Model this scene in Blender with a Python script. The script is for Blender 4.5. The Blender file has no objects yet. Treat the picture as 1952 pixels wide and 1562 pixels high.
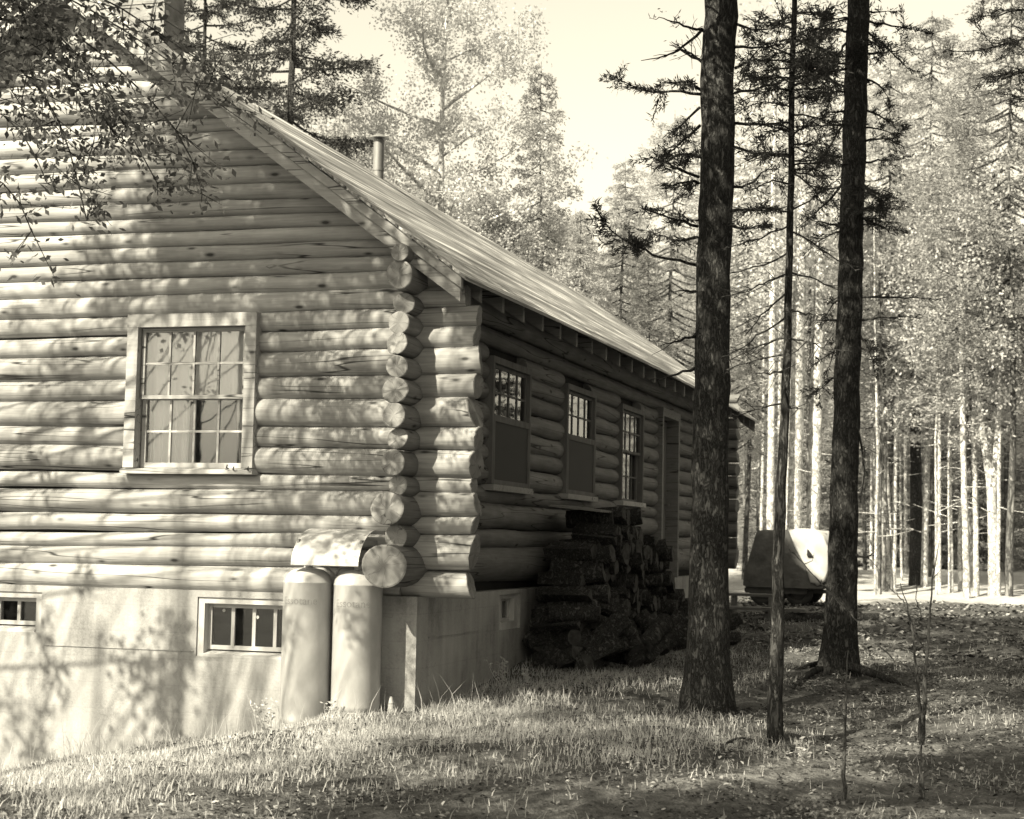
import bpy, math, random
import numpy as np
from mathutils import Vector, Matrix
R_ = math.radians
scene = bpy.context.scene
COL = scene.collection

# ------------------------------------------------------------------ camera
F_PX = 3200.0; CX, CY = 976.0, 781.0            # photo pixels (1952 x 1562)
YAW = R_(16.85); PITCH = math.atan(250/F_PX); ROLL = 0.020
CAM = np.array([4.58, -12.61, 1.36])
F0 = np.array([-math.sin(YAW), math.cos(YAW), 0]); R0 = np.array([math.cos(YAW), math.sin(YAW), 0]); U0 = np.array([0, 0, 1.])
FW = F0*math.cos(PITCH)+U0*math.sin(PITCH); UP = -F0*math.sin(PITCH)+U0*math.cos(PITCH)
def proj(P):
    d = np.asarray(P, float)-CAM; z = d@FW; a = (d@R0)/z*F_PX; b = (d@UP)/z*F_PX
    a, b = a*math.cos(ROLL)+b*math.sin(ROLL), b*math.cos(ROLL)-a*math.sin(ROLL)
    return CX+a, CY-b, z
def on(px, py, ax, v):
    a = px-CX; b = CY-py
    a, b = a*math.cos(ROLL)-b*math.sin(ROLL), b*math.cos(ROLL)+a*math.sin(ROLL)
    d = FW+R0*a/F_PX+UP*b/F_PX
    return CAM+d*((v-CAM[ax])/d[ax])
def onx(px, py, X): return on(px, py, 0, X)
def ony(px, py, Y): return on(px, py, 1, Y)

cd = bpy.data.cameras.new("camera"); cam = bpy.data.objects.new("camera", cd); COL.objects.link(cam)
cd.sensor_width = 36; cd.lens = F_PX/1952*36; cd.clip_end = 2000; cd.clip_start = 0.05
cd.dof.use_dof = True; cd.dof.focus_distance = 13.5; cd.dof.aperture_fstop = 4.5
xr = R0*math.cos(ROLL)+UP*math.sin(-ROLL)*-1.0      # camera right after the roll
xr = R0*math.cos(ROLL)+UP*math.sin(ROLL); yu = UP*math.cos(ROLL)-R0*math.sin(ROLL); zb = -FW
cam.matrix_world = Matrix(((xr[0], yu[0], zb[0], CAM[0]), (xr[1], yu[1], zb[1], CAM[1]), (xr[2], yu[2], zb[2], CAM[2]), (0, 0, 0, 1)))
scene.camera = cam

# ------------------------------------------------------------------ light
SUN_AZ = R_(24); SUN_EL = R_(40)
S = np.array([-math.sin(SUN_AZ)*math.cos(SUN_EL), -math.cos(SUN_AZ)*math.cos(SUN_EL), math.sin(SUN_EL)])   # towards the sun
SEPIA = (1.0, 0.922, 0.725)
w = bpy.data.worlds.new("World"); scene.world = w; w.use_nodes = True
nt = w.node_tree; nt.nodes.clear()
sky = nt.nodes.new('ShaderNodeTexSky'); sky.sky_type = 'NISHITA'; sky.sun_disc = False
sky.sun_elevation = SUN_EL; sky.sun_rotation = math.atan2(S[0], S[1]); sky.dust_density = 1.5; sky.air_density = 1.0
bw = nt.nodes.new('ShaderNodeSeparateColor'); tint = nt.nodes.new('ShaderNodeMix'); tint.data_type = 'RGBA'; tint.blend_type = 'MULTIPLY'
tint.inputs[0].default_value = 1.0; tint.inputs[7].default_value = (*SEPIA, 1)
bg = nt.nodes.new('ShaderNodeBackground'); bg.inputs[1].default_value = 0.105
wo = nt.nodes.new('ShaderNodeOutputWorld')
nt.links.new(sky.outputs[0], bw.inputs[0]); nt.links.new(bw.outputs[2], tint.inputs[6]); nt.links.new(tint.outputs[2], bg.inputs[0]); nt.links.new(bg.outputs[0], wo.inputs[0])
sd = bpy.data.lights.new("sun", 'SUN'); sd.energy = 5.0; sd.angle = R_(0.55); sd.color = SEPIA
so = bpy.data.objects.new("sun", sd); COL.objects.link(so)
so.rotation_euler = Vector(S).to_track_quat('Z', 'Y').to_euler(); so.location = (0, 0, 30)
vs = scene.view_settings; vs.view_transform = 'Standard'; vs.look = 'None'; vs.gamma = 1; vs.exposure = 1.2

# ------------------------------------------------------------------ materials
class NT:
    def __init__(s, name):
        s.m = bpy.data.materials.new(name); s.m.use_nodes = True; s.t = s.m.node_tree; s.t.nodes.clear()
        s.out = s.n('ShaderNodeOutputMaterial')
    def n(s, typ, **kw):
        x = s.t.nodes.new(typ)
        for k, v in kw.items(): setattr(x, k, v)
        return x
    def l(s, a, b): s.t.links.new(a, b)
    def val(s, x, sock):
        if isinstance(x, (int, float)): sock.default_value = x
        else: s.l(x, sock)
    def math(s, op, a, b=0.0, c=None):
        x = s.n('ShaderNodeMath', operation=op); s.val(a, x.inputs[0]); s.val(b, x.inputs[1])
        if c is not None: s.val(c, x.inputs[2])
        return x.outputs[0]
    def coords(s, scale=(1, 1, 1), kind='Object', rand=True):
        c = s.n('ShaderNodeTexCoord').outputs[kind]
        if rand:
            oi = s.n('ShaderNodeObjectInfo').outputs['Random']; a = s.n('ShaderNodeVectorMath', operation='ADD')
            cb = s.n('ShaderNodeCombineXYZ')
            for i, k in enumerate((17.3, 31.7, 53.1)): s.l(s.math('MULTIPLY', oi, k), cb.inputs[i])
            s.l(c, a.inputs[0]); s.l(cb.outputs[0], a.inputs[1]); c = a.outputs[0]
        mp = s.n('ShaderNodeMapping'); mp.inputs['Scale'].default_value = scale; s.l(c, mp.inputs[0]); return mp.outputs[0]
    def noise(s, vec, scale=1.0, detail=4, rough=.55, dist=0):
        x = s.n('ShaderNodeTexNoise'); s.l(vec, x.inputs['Vector']); x.inputs['Scale'].default_value = scale
        x.inputs['Detail'].default_value = detail; x.inputs['Roughness'].default_value = rough; x.inputs['Distortion'].default_value = dist
        return x.outputs[0]
    def ramp(s, v, stops):
        x = s.n('ShaderNodeValToRGB'); e = x.color_ramp.elements
        while len(e) < len(stops): e.new(.5)
        for el, (p, c) in zip(e, stops): el.position = p; el.color = (c, c, c, 1)
        s.val(v, x.inputs[0]); return x.outputs[0]
    def grey(s, v):
        cb = s.n('ShaderNodeCombineColor')
        for i in range(3): s.val(v, cb.inputs[i])
        return cb.outputs[0]
    def finish(s, col, rough=.85, bump=None, bs=.3, bd=.02, spec=.2, metal=0):
        p = s.n('ShaderNodeBsdfPrincipled'); s.val(rough, p.inputs['Roughness']); p.inputs['Specular IOR Level'].default_value = spec
        p.inputs['Metallic'].default_value = metal
        if isinstance(col, (int, float)): p.inputs['Base Color'].default_value = (col, col, col, 1)
        else: s.l(col, p.inputs['Base Color'])
        if bump is not None:
            b = s.n('ShaderNodeBump'); b.inputs['Strength'].default_value = bs; b.inputs['Distance'].default_value = bd
            s.l(bump, b.inputs['Height']); s.l(b.outputs[0], p.inputs['Normal'])
        s.l(p.outputs[0], s.out.inputs[0]); return s.m

def log_mat(name, lo, hi):
    m = NT(name); c = m.coords((1.0, 14, 14)); c2 = m.coords((1, 1, 1))
    streak = m.noise(c, 2.2, 6, .62); broad = m.noise(c2, 3.0, 3, .5)
    fine = m.noise(m.coords((3, 90, 90)), 1.0, 3, .6)
    v = m.math('ADD', m.math('MULTIPLY', streak, .55), m.math('MULTIPLY', broad, .3)); v = m.math('ADD', v, m.math('MULTIPLY', fine, .15))
    base = m.ramp(v, [(.30, lo), (.52, (lo+hi)/2), (.70, hi)])
    rnd = m.n('ShaderNodeObjectInfo').outputs['Random']
    base = m.math('MULTIPLY', base, m.math('MULTIPLY_ADD', rnd, .34, .80))
    # knots
    vo = m.n('ShaderNodeTexVoronoi'); m.l(m.coords((2.6, 6.5, 6.5)), vo.inputs['Vector']); vo.inputs['Scale'].default_value = 1.0
    kn = m.ramp(vo.outputs['Distance'], [(.06, .18), (.11, .7), (.17, 1.0)])
    # drying checks: thin long dark lines
    ck = m.noise(m.coords((.35, 9, 9)), 1.3, 1, .3); d = m.math('ABSOLUTE', m.math('SUBTRACT', ck, .5))
    line = m.ramp(d, [(.0, .10), (.006, .3), (.013, 1.0)])
    gate = m.ramp(m.noise(m.coords((.8, 1, 1)), 1.0, 1), [(.44, 0), (.52, 1)])
    line = m.math('SUBTRACT', 1.0, m.math('MULTIPLY', gate, m.math('SUBTRACT', 1.0, line)))
    tot = m.math('MULTIPLY', m.math('MULTIPLY', base, kn), line)
    h = m.math('ADD', m.math('MULTIPLY', streak, .6), m.math('MULTIPLY', tot, .8))
    return m.finish(m.grey(tot), .75, h, .45, .012, .25)
def endgrain_mat():
    m = NT("log_end_grain"); c = m.n('ShaderNodeTexCoord').outputs['Object']
    sp = m.n('ShaderNodeSeparateXYZ'); m.l(c, sp.inputs[0]); y, z = sp.outputs[1], sp.outputs[2]
    r = m.math('SQRT', m.math('ADD', m.math('MULTIPLY', y, y), m.math('MULTIPLY', z, z)))
    n = m.noise(m.coords((6, 6, 6)), 1.0, 2); rr = m.math('ADD', r, m.math('MULTIPLY', n, .02))
    rings = m.math('SINE', m.math('MULTIPLY', rr, 700.)); ang = m.math('ARCTAN2', y, z)
    chk = m.math('ABSOLUTE', m.math('SINE', m.math('ADD', m.math('MULTIPLY', ang, 2.5), m.math('MULTIPLY', n, 9.))))
    ck = m.ramp(chk, [(0., .25), (.05, .8), (.12, 1.)])
    b = m.math('MULTIPLY_ADD', rings, .035, m.math('MULTIPLY_ADD', n, .30, .09))
    return m.finish(m.grey(m.math('MULTIPLY', b, ck)), .85, rings, .2, .004)
def simple(name, lo, hi, scale=(4, 4, 4), bs=.3, bd=.01, rough=.85, spec=.2, metal=0, detail=6, p0=.3, p1=.7):
    m = NT(name); n = m.noise(m.coords(scale), 1.0, detail, .6)
    return m.finish(m.ramp(n, [(p0, lo), (p1, hi)]), rough, n, bs, bd, spec, metal)
def bark(name, lo, hi, sx=14, sz=3.0, bs=1.0, bd=.03):
    m = NT(name); v = m.coords((sx, sx, sz)); n = m.noise(v, 1.0, 6, .7, .6); big = m.noise(m.coords((2, 2, .8)), 1.0, 3)
    ridge = m.math('ABSOLUTE', m.math('SUBTRACT', n, .5)); k = m.ramp(ridge, [(0, .25), (.08, 1.0)])
    c = m.math('MULTIPLY', m.ramp(n, [(.3, lo), (.7, hi)]), k); c = m.math('MULTIPLY', c, m.math('MULTIPLY_ADD', big, 1.2, .35))
    return m.finish(m.grey(c), .95, m.math('MULTIPLY', k, m.math('ADD', n, .4)), bs, bd, .1)
def leafmat(name, lo, hi, trans=.35, rw=.35):
    m = NT(name); g = m.n('ShaderNodeNewGeometry'); rnd = g.outputs['Random Per Island']
    n = m.noise(m.coords((.55, .55, .55)), 1.0, 3)
    v = m.math('ADD', m.math('MULTIPLY', rnd, rw), m.math('MULTIPLY', n, 1.1-rw)); col = m.ramp(v, [(.2, lo), (.85, hi)] if rw < .7 else [(.2, lo), (.72, lo+(hi-lo)*.25), (.95, hi)])
    d = m.n('ShaderNodeBsdfDiffuse'); t = m.n('ShaderNodeBsdfTranslucent'); mx = m.n('ShaderNodeMixShader'); mx.inputs[0].default_value = trans
    m.l(col, d.inputs[0]); m.l(col, t.inputs[0]); m.l(d.outputs[0], mx.inputs[1]); m.l(t.outputs[0], mx.inputs[2]); m.l(mx.outputs[0], m.out.inputs[0])
    return m.m
M = {}
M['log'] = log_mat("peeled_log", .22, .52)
M['shaded_side_log'] = log_mat("shaded_side_log", .11, .27)  # same log wood darkened; the side wall's shade is put into its tone
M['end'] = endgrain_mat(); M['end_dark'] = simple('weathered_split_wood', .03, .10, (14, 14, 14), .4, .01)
def concmat():
    m = NT("foundation_concrete"); c = m.coords((1, 1, 1), rand=False); big = m.noise(c, 1.6, 5, .65); st = m.noise(m.coords((7, 7, .7), rand=False), 1.0, 4, .6); f = m.noise(c, 45, 4, .7)
    v = m.math('ADD', m.math('ADD', m.math('MULTIPLY', big, .5), m.math('MULTIPLY', st, .3)), m.math('MULTIPLY', f, .2)); base = m.ramp(v, [(.34, .17), (.48, .34), (.64, .46)])
    vo = m.n('ShaderNodeTexVoronoi'); vo.feature = 'DISTANCE_TO_EDGE'; mx = m.n('ShaderNodeVectorMath', operation='ADD'); nn = m.n('ShaderNodeTexNoise'); m.l(c, nn.inputs['Vector']); nn.inputs['Scale'].default_value = 3.0; m.l(c, mx.inputs[0]); m.l(nn.outputs[1], mx.inputs[1]); m.l(mx.outputs[0], vo.inputs['Vector']); vo.inputs['Scale'].default_value = .75
    cr = m.ramp(vo.outputs[0], [(0, .78), (.002, .9), (.004, 1.0)]); sp = m.n('ShaderNodeSeparateXYZ'); m.l(c, sp.inputs[0])
    bd = m.math('ABSOLUTE', m.math('SUBTRACT', m.math('FRACT', m.math('MULTIPLY', sp.outputs[2], 4.6)), .5)); brd = m.ramp(bd, [(0, .90), (.03, 1.0)])
    k = m.math('MULTIPLY', m.math('MULTIPLY', base, cr), brd); return m.finish(m.grey(k), .9, m.math('ADD', m.math('MULTIPLY', k, 1.5), m.math('MULTIPLY', f, .5)), .5, .012, .15)
M['concrete'] = concmat()
M['trim'] = log_mat("trim_wood", .30, .50)
M['white'] = simple("painted_wood_white", .42, .56, (9, 9, 2), .2, .003, .6)
M['grey_trim'] = simple("weathered_dark_trim", .12, .2, (12, 12, 2), .3, .004)
M['tank'] = simple("cylinder_paint", .34, .56, (4, 4, 2), .15, .003, .42, .5)
M['tank_dark'] = simple("cylinder_fitting", .2, .3, (8, 8, 8), .1, .003, .5, .5)
M['hood'] = simple("sheet_metal", .40, .56, (2.5, 2.5, 6), .15, .004, .45, .5)
M['letter'] = simple("stencil_paint", .24, .34, (40, 40, 40), .05, .001)
M['curtain'] = simple("curtain_cloth", .80, .88, (30, 30, 3), .1, .002)
M['dark'] = simple("dark_interior", .02, .035, (3, 3, 3), .1, .01)
M['screen'] = simple("wire_screen", .045, .06, (200, 200, 200), .1, .001, .7)
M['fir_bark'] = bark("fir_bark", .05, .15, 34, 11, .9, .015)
M['slim_bark'] = bark("slim_spruce_bark", .05, .16, 22, 5)
M['pale_bark'] = bark("sunlit_pale_bark", .55, .85, 8, 5, .4, .02)
M['mid_bark'] = bark("mid_bark", .12, .32, 9, 3)
M['needle'] = leafmat("fir_needles", .03, .10, .25)
M['needle_mid'] = leafmat("spruce_needles", .15, .40, .35)
M['needle_pale'] = leafmat("hemlock_needles", .28, .60, .4)  # tone raised to stand in for sunlit, overexposed foliage
M['leaf_pale'] = leafmat("pale_leaves", .35, .68, .4)  # sunlight on the leaves is put into this raised tone
M['leaf_dark'] = leafmat("oak_leaves", .06, .20, .35)
M['grass'] = leafmat("dry_grass", .38, .72, .3)
M['litter'] = leafmat("leaf_litter", .14, .62, .1, .9)
M['litter_dark'] = leafmat("forest_litter", .04, .42, .1, .9)
M['undergrowth'] = leafmat('undergrowth_leaves', .10, .34, .25, .5)
M['steel'] = simple("stove_pipe_metal", .14, .28, (6, 6, 2), .2, .003, .5, .5, .3)
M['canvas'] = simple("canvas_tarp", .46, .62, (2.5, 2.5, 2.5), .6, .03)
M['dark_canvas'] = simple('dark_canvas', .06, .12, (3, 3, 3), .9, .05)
M['rubber'] = simple("tyre_rubber", .03, .05, (8, 8, 8))
M['chassis'] = simple("dark_painted_steel", .04, .07, (6, 6, 6), .1, .003, .5, .4)
M['stone'] = simple("chimney_stone", .18, .34, (7, 7, 9), .9, .03)
M['plank'] = log_mat("weathered_plank", .14, .28)
def roofmat():
    m = NT("roof_planking"); c = m.coords((22, .35, 22), rand=False); n = m.noise(c, 1.0, 5, .68, .3)
    b = m.noise(m.coords((5, .5, 5), rand=False), 1.0, 3, .6); v = m.math('ADD', m.math('MULTIPLY', n, .6), m.math('MULTIPLY', b, .4))
    return m.finish(m.ramp(v, [(.38, .07), (.46, .22), (.53, .36), (.60, .85)]), .6, n, .5, .012, .3)
M['roof'] = roofmat()
def glassmat(name, base_refl, tintv):
    m = NT(name); gl = m.n('ShaderNodeBsdfGlossy'); gl.inputs['Roughness'].default_value = .02; gl.inputs[0].default_value = (.9, .9, .9, 1)
    tr = m.n('ShaderNodeBsdfTransparent'); tr.inputs[0].default_value = (tintv, tintv, tintv, 1)
    fr = m.n('ShaderNodeFresnel'); fr.inputs[0].default_value = 1.5
    n = m.noise(m.coords((3, 3, 3)), 1.0, 2); bp = m.n('ShaderNodeBump'); bp.inputs['Strength'].default_value = .02; bp.inputs['Distance'].default_value = .02
    m.l(n, bp.inputs['Height']); m.l(bp.outputs[0], gl.inputs['Normal'])
    f = m.math('ADD', fr.outputs[0], base_refl); mx = m.n('ShaderNodeMixShader'); m.l(f, mx.inputs[0]); m.l(tr.outputs[0], mx.inputs[1]); m.l(gl.outputs[0], mx.inputs[2])
    m.l(mx.outputs[0], m.out.inputs[0]); return m.m
M['glass'] = glassmat("window_glass", .05, .97)
def groundmat():
    m = NT("forest_floor"); c = m.coords((1, 1, 1), rand=False)
    n = m.noise(c, 14, 8, .7); b = m.noise(c, .8, 4, .6); f = m.noise(c, 60, 3, .7)
    v = m.math('ADD', m.math('ADD', m.math('MULTIPLY', n, .4), m.math('MULTIPLY', b, .35)), m.math('MULTIPLY', f, .25))
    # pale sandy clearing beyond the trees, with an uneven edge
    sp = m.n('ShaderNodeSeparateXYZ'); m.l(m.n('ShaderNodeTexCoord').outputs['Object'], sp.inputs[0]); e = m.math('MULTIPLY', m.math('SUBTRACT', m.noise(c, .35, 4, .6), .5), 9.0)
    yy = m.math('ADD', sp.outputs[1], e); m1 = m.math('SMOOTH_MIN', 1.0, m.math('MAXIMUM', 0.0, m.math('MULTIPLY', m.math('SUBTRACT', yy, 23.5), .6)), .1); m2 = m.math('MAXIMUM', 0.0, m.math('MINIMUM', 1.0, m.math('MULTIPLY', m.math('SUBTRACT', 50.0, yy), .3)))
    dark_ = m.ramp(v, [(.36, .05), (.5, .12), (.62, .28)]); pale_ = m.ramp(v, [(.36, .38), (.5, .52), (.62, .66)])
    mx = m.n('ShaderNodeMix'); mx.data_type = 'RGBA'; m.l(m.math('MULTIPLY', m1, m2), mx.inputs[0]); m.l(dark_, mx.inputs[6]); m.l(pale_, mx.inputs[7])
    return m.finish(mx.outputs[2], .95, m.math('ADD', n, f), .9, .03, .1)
M['ground'] = groundmat()

# ------------------------------------------------------------------ mesh helpers
def mesh_np(name, V, Q=None, T=None, mats=(), smooth=False, midx=None):
    V = np.asarray(V, np.float32).reshape(-1, 3)
    Q = np.zeros((0, 4), np.int32) if Q is None else np.asarray(Q, np.int32).reshape(-1, 4)
    T = np.zeros((0, 3), np.int32) if T is None else np.asarray(T, np.int32).reshape(-1, 3)
    me = bpy.data.meshes.new(name); me.vertices.add(len(V)); me.vertices.foreach_set('co', V.ravel())
    nl = Q.size+T.size; me.loops.add(nl); me.loops.foreach_set('vertex_index', np.concatenate([Q.ravel(), T.ravel()]))
    npoly = len(Q)+len(T); me.polygons.add(npoly)
    st = np.concatenate([np.arange(len(Q))*4, len(Q)*4+np.arange(len(T))*3]).astype(np.int32)
    tt = np.concatenate([np.full(len(Q), 4), np.full(len(T), 3)]).astype(np.int32)
    me.polygons.foreach_set('loop_start', st); me.polygons.foreach_set('loop_total', tt)
    sm = np.full(npoly, smooth) if np.isscalar(smooth) else np.asarray(smooth)
    me.polygons.foreach_set('use_smooth', sm)
    if midx is not None: me.polygons.foreach_set('material_index', np.asarray(midx, np.int32))
    for x in mats: me.materials.append(x)
    me.update(calc_edges=True); me.validate(); return me
def link(name, me, parent=None, loc=None, rot=None, **props):
    o = bpy.data.objects.new(name, me); COL.objects.link(o)
    if loc is not None: o.location = loc
    if rot is not None: o.rotation_euler = rot
    if parent is not None: o.parent = parent
    for k, v in props.items(): o[k] = v
    return o
def thing(name, label, cat, loc=(0, 0, 0), rot=(0, 0, 0), group=None):
    o = link(name, None, loc=loc, rot=rot, label=label, category=cat)
    if group: o['group'] = group
    return o
def tag(o, label, cat, group=None):
    o['label'] = label; o['category'] = cat
    if group: o['group'] = group
    return o
class MB:
    def __init__(s): s.v = []; s.q = []; s.t = []; s.sm = []; s.smt = []; s.mi = []; s.mit = []; s.n = 0
    def add(s, V, Q=(), T=(), smooth=False, mi=0):
        V = np.asarray(V, float).reshape(-1, 3); s.v.append(V)
        if len(Q): Q = np.asarray(Q)+s.n; s.q.append(Q); s.sm += [smooth]*len(Q); s.mi += [mi]*len(Q)
        if len(T): T = np.asarray(T)+s.n; s.t.append(T); s.smt += [smooth]*len(T); s.mit += [mi]*len(T)
        s.n += len(V); return s
    def box(s, a, b, mi=0, jit=0):
        x0, y0, z0 = np.minimum(a, b); x1, y1, z1 = np.maximum(a, b)
        V = [(x0, y0, z0), (x1, y0, z0), (x1, y1, z0), (x0, y1, z0), (x0, y0, z1), (x1, y0, z1), (x1, y1, z1), (x0, y1, z1)]
        return s.hexa(V, mi)
    def hexa(s, V, mi=0):
        return s.add(V, [(0, 3, 2, 1), (4, 5, 6, 7), (0, 1, 5, 4), (1, 2, 6, 5), (2, 3, 7, 6), (3, 0, 4, 7)], mi=mi)
    def tube(s, P, R, n=10, cap=True, mi=0, noise=0, rng=None, lobes=0):
        P = np.asarray(P, float); R = np.asarray(R, float)*np.ones(len(P)); m = len(P)
        Tn = np.gradient(P, axis=0); Tn /= np.linalg.norm(Tn, axis=1)[:, None]+1e-12
        ref = np.array([0, 0, 1.]) if abs(Tn[0][2]) < .9 else np.array([1., 0, 0])
        A = np.cross(Tn, ref); A /= np.linalg.norm(A, axis=1)[:, None]; B = np.cross(Tn, A)
        th = np.arange(n)*2*math.pi/n; rr = R[:, None]*np.ones((m, n))
        if noise and rng is not None: rr *= 1+noise*(rng.random((m, n))-.5)*2
        V = P[:, None]+rr[..., None]*(np.cos(th)[None, :, None]*A[:, None]+np.sin(th)[None, :, None]*B[:, None])
        i = np.arange(m-1)[:, None]*n; j = np.arange(n)[None]; k = (j+1) % n
        Q = np.stack([i+j, i+k, i+n+k, i+n+j], -1).reshape(-1, 4)
        s.add(V.reshape(-1, 3), Q, smooth=True, mi=mi)
        if cap:
            for e in (0, m-1):
                c = np.vstack([V[e], P[e][None]]); t = [(a, (a+1) % n, n) for a in range(n)]
                if e == 0: s.add(c, T=t, mi=mi)
                else: s.add(c, T=[(b, a, c_) for a, b, c_ in t], mi=mi)
        return s
    def mesh(s, name, mats):
        V = np.vstack(s.v); Q = np.vstack(s.q) if s.q else None; T = np.vstack(s.t) if s.t else None
        return mesh_np(name, V, Q, T, mats if isinstance(mats, (list, tuple)) else [mats], np.array(s.sm+s.smt, bool), s.mi+s.mit)
    def build(s, name, mats, parent=None, **kw): return link(name, s.mesh(name, mats), parent, **kw)
def boxobj(name, a, b, mat, parent=None, **kw): return MB().box(a, b).build(name, mat, parent, **kw)

def polyline(P, n):
    P = np.asarray(P, float); d = np.r_[0, np.cumsum(np.linalg.norm(np.diff(P, axis=0), axis=1))]; t = np.linspace(0, d[-1], n)
    Q = np.stack([np.interp(t, d, P[:, k]) for k in range(3)], 1)
    for _ in range(2): Q[1:-1] = (Q[:-2]+2*Q[1:-1]+Q[2:])/4
    return Q

# ------------------------------------------------------------------ terrain
def sstep(a, b, x): t = np.clip((x-a)/(b-a), 0, 1); return t*t*(3-2*t)
def gz(x, y):
    x = np.asarray(x, float); y = np.asarray(y, float)
    left = -.225*np.clip(-.3-x, 0, 6)*(1-sstep(1, 9, y))*.95
    near = (.16*sstep(.2, 3.5, y)+.05*sstep(5, 14, y))*(1-.6*sstep(.9, 2.6, x)*(1-sstep(10, 18, y)))
    far = .45*sstep(27, 42, y)+.9*sstep(42, 120, y)
    wob = .03*np.sin(x*1.3+y*.7)+.025*np.sin(x*2.9-y*1.7+1)+.015*np.sin(x*5.3+y*4.1)
    return left+near+far+wob*sstep(.3, 1.5, np.abs(x+.0)+np.abs(y))
def hit(px, py):
    z = 0.
    for _ in range(12): q = on(px, py, 2, z); z = .5*z+.5*float(gz(q[0], q[1]))
    return np.array([q[0], q[1], float(gz(q[0], q[1]))])
xs = np.concatenate([np.linspace(-220, -14, 30), np.arange(-13.5, 12, .16), np.linspace(13, 220, 30)])
ys = np.concatenate([np.linspace(-120, -14, 14), np.arange(-13.5, 14, .16), np.arange(14.5, 60, .6), np.linspace(62, 320, 24)])
rng = np.random.default_rng(1)
GX, GY = np.meshgrid(xs, ys); GZ = gz(GX, GY)
mk = (np.abs(GX) < 12) & (GY < 30); GZ = GZ+mk*(rng.normal(0, .010, GX.shape)+.018*np.sin(GX*7.3+2*np.sin(GY*4.1))*np.sin(GY*6.1+1.3*GX))
nx, ny = len(xs), len(ys); ii = (np.arange(ny-1)[:, None]*nx+np.arange(nx-1)[None]).ravel()
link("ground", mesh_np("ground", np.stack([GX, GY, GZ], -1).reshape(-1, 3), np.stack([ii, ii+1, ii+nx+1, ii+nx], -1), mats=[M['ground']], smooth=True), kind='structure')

# ------------------------------------------------------------------ cabin
cabin = thing("log_cabin", "long log cabin of peeled round logs with plank roof on pale concrete foundation", "log cabin")
def log_mesh(L, r0, r1, seed, n=22, bow=.006, rough=.035, flat=0):
    """log along local X from 0 to L"""
    g = np.random.default_rng(seed); m = max(3, int(L/.07)); x = np.linspace(0, L, m)
    th = np.arange(n)*2*math.pi/n
    def sm(k, amp, ln):
        v = np.zeros(ln)
        t = np.linspace(0, L, ln)
        for q in range(k): v += amp*np.sin(t*g.uniform(.6, 5)+g.uniform(0, 6.28))*g.uniform(.3, 1)/k**.5
        return v
    base = r0+(r1-r0)*x/max(L, .01)
    rr = base[:, None]*(1+sm(4, rough, m)[:, None]+.012*np.sin(2*th+g.uniform(0, 6))[None]+.008*np.sin(3*th+g.uniform(0, 6))[None])
    for q in range(int(L*1.6)+1):      # knot swellings
        cx_, ca = g.uniform(0, L), g.uniform(0, 6.28); d = ((x-cx_)/.035)[:, None]**2+(((th-ca+math.pi) % (2*math.pi)-math.pi)/.22)[None]**2
        rr += .010*np.exp(-d)
    cy, cz = sm(3, bow, m), sm(3, bow, m)
    tl = g.normal(0, .16, (2, 2)); X_ = x[:, None]+0*rr; X_[0] += tl[0, 0]*rr[0]*np.cos(th)+tl[0, 1]*rr[0]*np.sin(th); X_[-1] += tl[1, 0]*rr[-1]*np.cos(th)+tl[1, 1]*rr[-1]*np.sin(th); X_[[0, -1]] += g.normal(0, .003, (2, n))
    V = np.stack([X_, cy[:, None]+rr*np.cos(th), cz[:, None]+rr*np.sin(th)], -1)
    b = MB(); i = np.arange(m-1)[:, None]*n; j = np.arange(n)[None]; k = (j+1) % n
    b.add(V.reshape(-1, 3), np.stack([i+j, i+k, i+n+k, i+n+j], -1).reshape(-1, 4)[:, ::-1], smooth=True)
    for e, sg in ((0, -1), (m-1, 1)):
        ring = V[e].copy(); c = ring.mean(0); inner = c+(ring-c)*.93; inner[:, 0] += sg*.006; cc = c.copy(); cc[0] += sg*.009
        W = np.vstack([ring, inner, cc[None]]); Q = [(a, (a+1) % n, n+(a+1) % n, n+a) for a in range(n)]; T = [(n+a, n+(a+1) % n, 2*n) for a in range(n)]
        if sg < 0: Q = [q[::-1] for q in Q]; T = [t[::-1] for t in T]
        b.add(W, Q, T, mi=1)
    return b
seed = [100]
def a_log(x0, x1, zl, zr, r, yc=.10, mat='log', r1=None):
    if x1-x0 < .06: return
    seed[0] += 1; L = x1-x0
    o = log_mesh(L, r, r1 or r, seed[0]).build("wall_log", [M[mat], M['end']], cabin, loc=(x0, yc, zl)); o.rotation_euler = (0, -math.atan2(zr-zl, L), 0)
    return o
def b_log(y0, y1, z, r, xc=-.10, mat='shaded_side_log', r1=None):
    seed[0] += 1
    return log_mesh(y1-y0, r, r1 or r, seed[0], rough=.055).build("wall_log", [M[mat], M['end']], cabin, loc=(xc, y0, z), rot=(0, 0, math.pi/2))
HX = -6.9                                            # far left wall
seamsR = [.887, 1.109, 1.269, 1.392, 1.54, 1.739, 1.866, 2.083, 2.262, 2.488, 2.677, 2.888, 3.056, 3.22, 3.388, 3.531, 3.661, 3.792, 3.918, 4.036, 4.167, 4.303, 4.456, 4.592, 4.755, 4.87, 5.073, 5.22, 5.36, 5.50, 5.64, 5.78, 5.92]
seamsL = [.872, 1.10, 1.229, 1.356, 1.543, 1.718, 1.902, 2.101, 2.268, 2.477, 2.659, 2.855, 3.033, 3.216, 3.363]+[s+.004*i for i, s in enumerate(seamsR[15:])]
RS = .734; APX = -3.40
def rake(x): return 3.23+(.377-x)*RS if x > APX else 3.23+(.377-(2*APX-x))*RS     # lower edge of the bargeboard
W1 = (-2.60, -1.49, 1.89, 3.17)                      # opening behind the casing
GW = (-4.05, -3.10, 4.10, 5.05)
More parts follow.
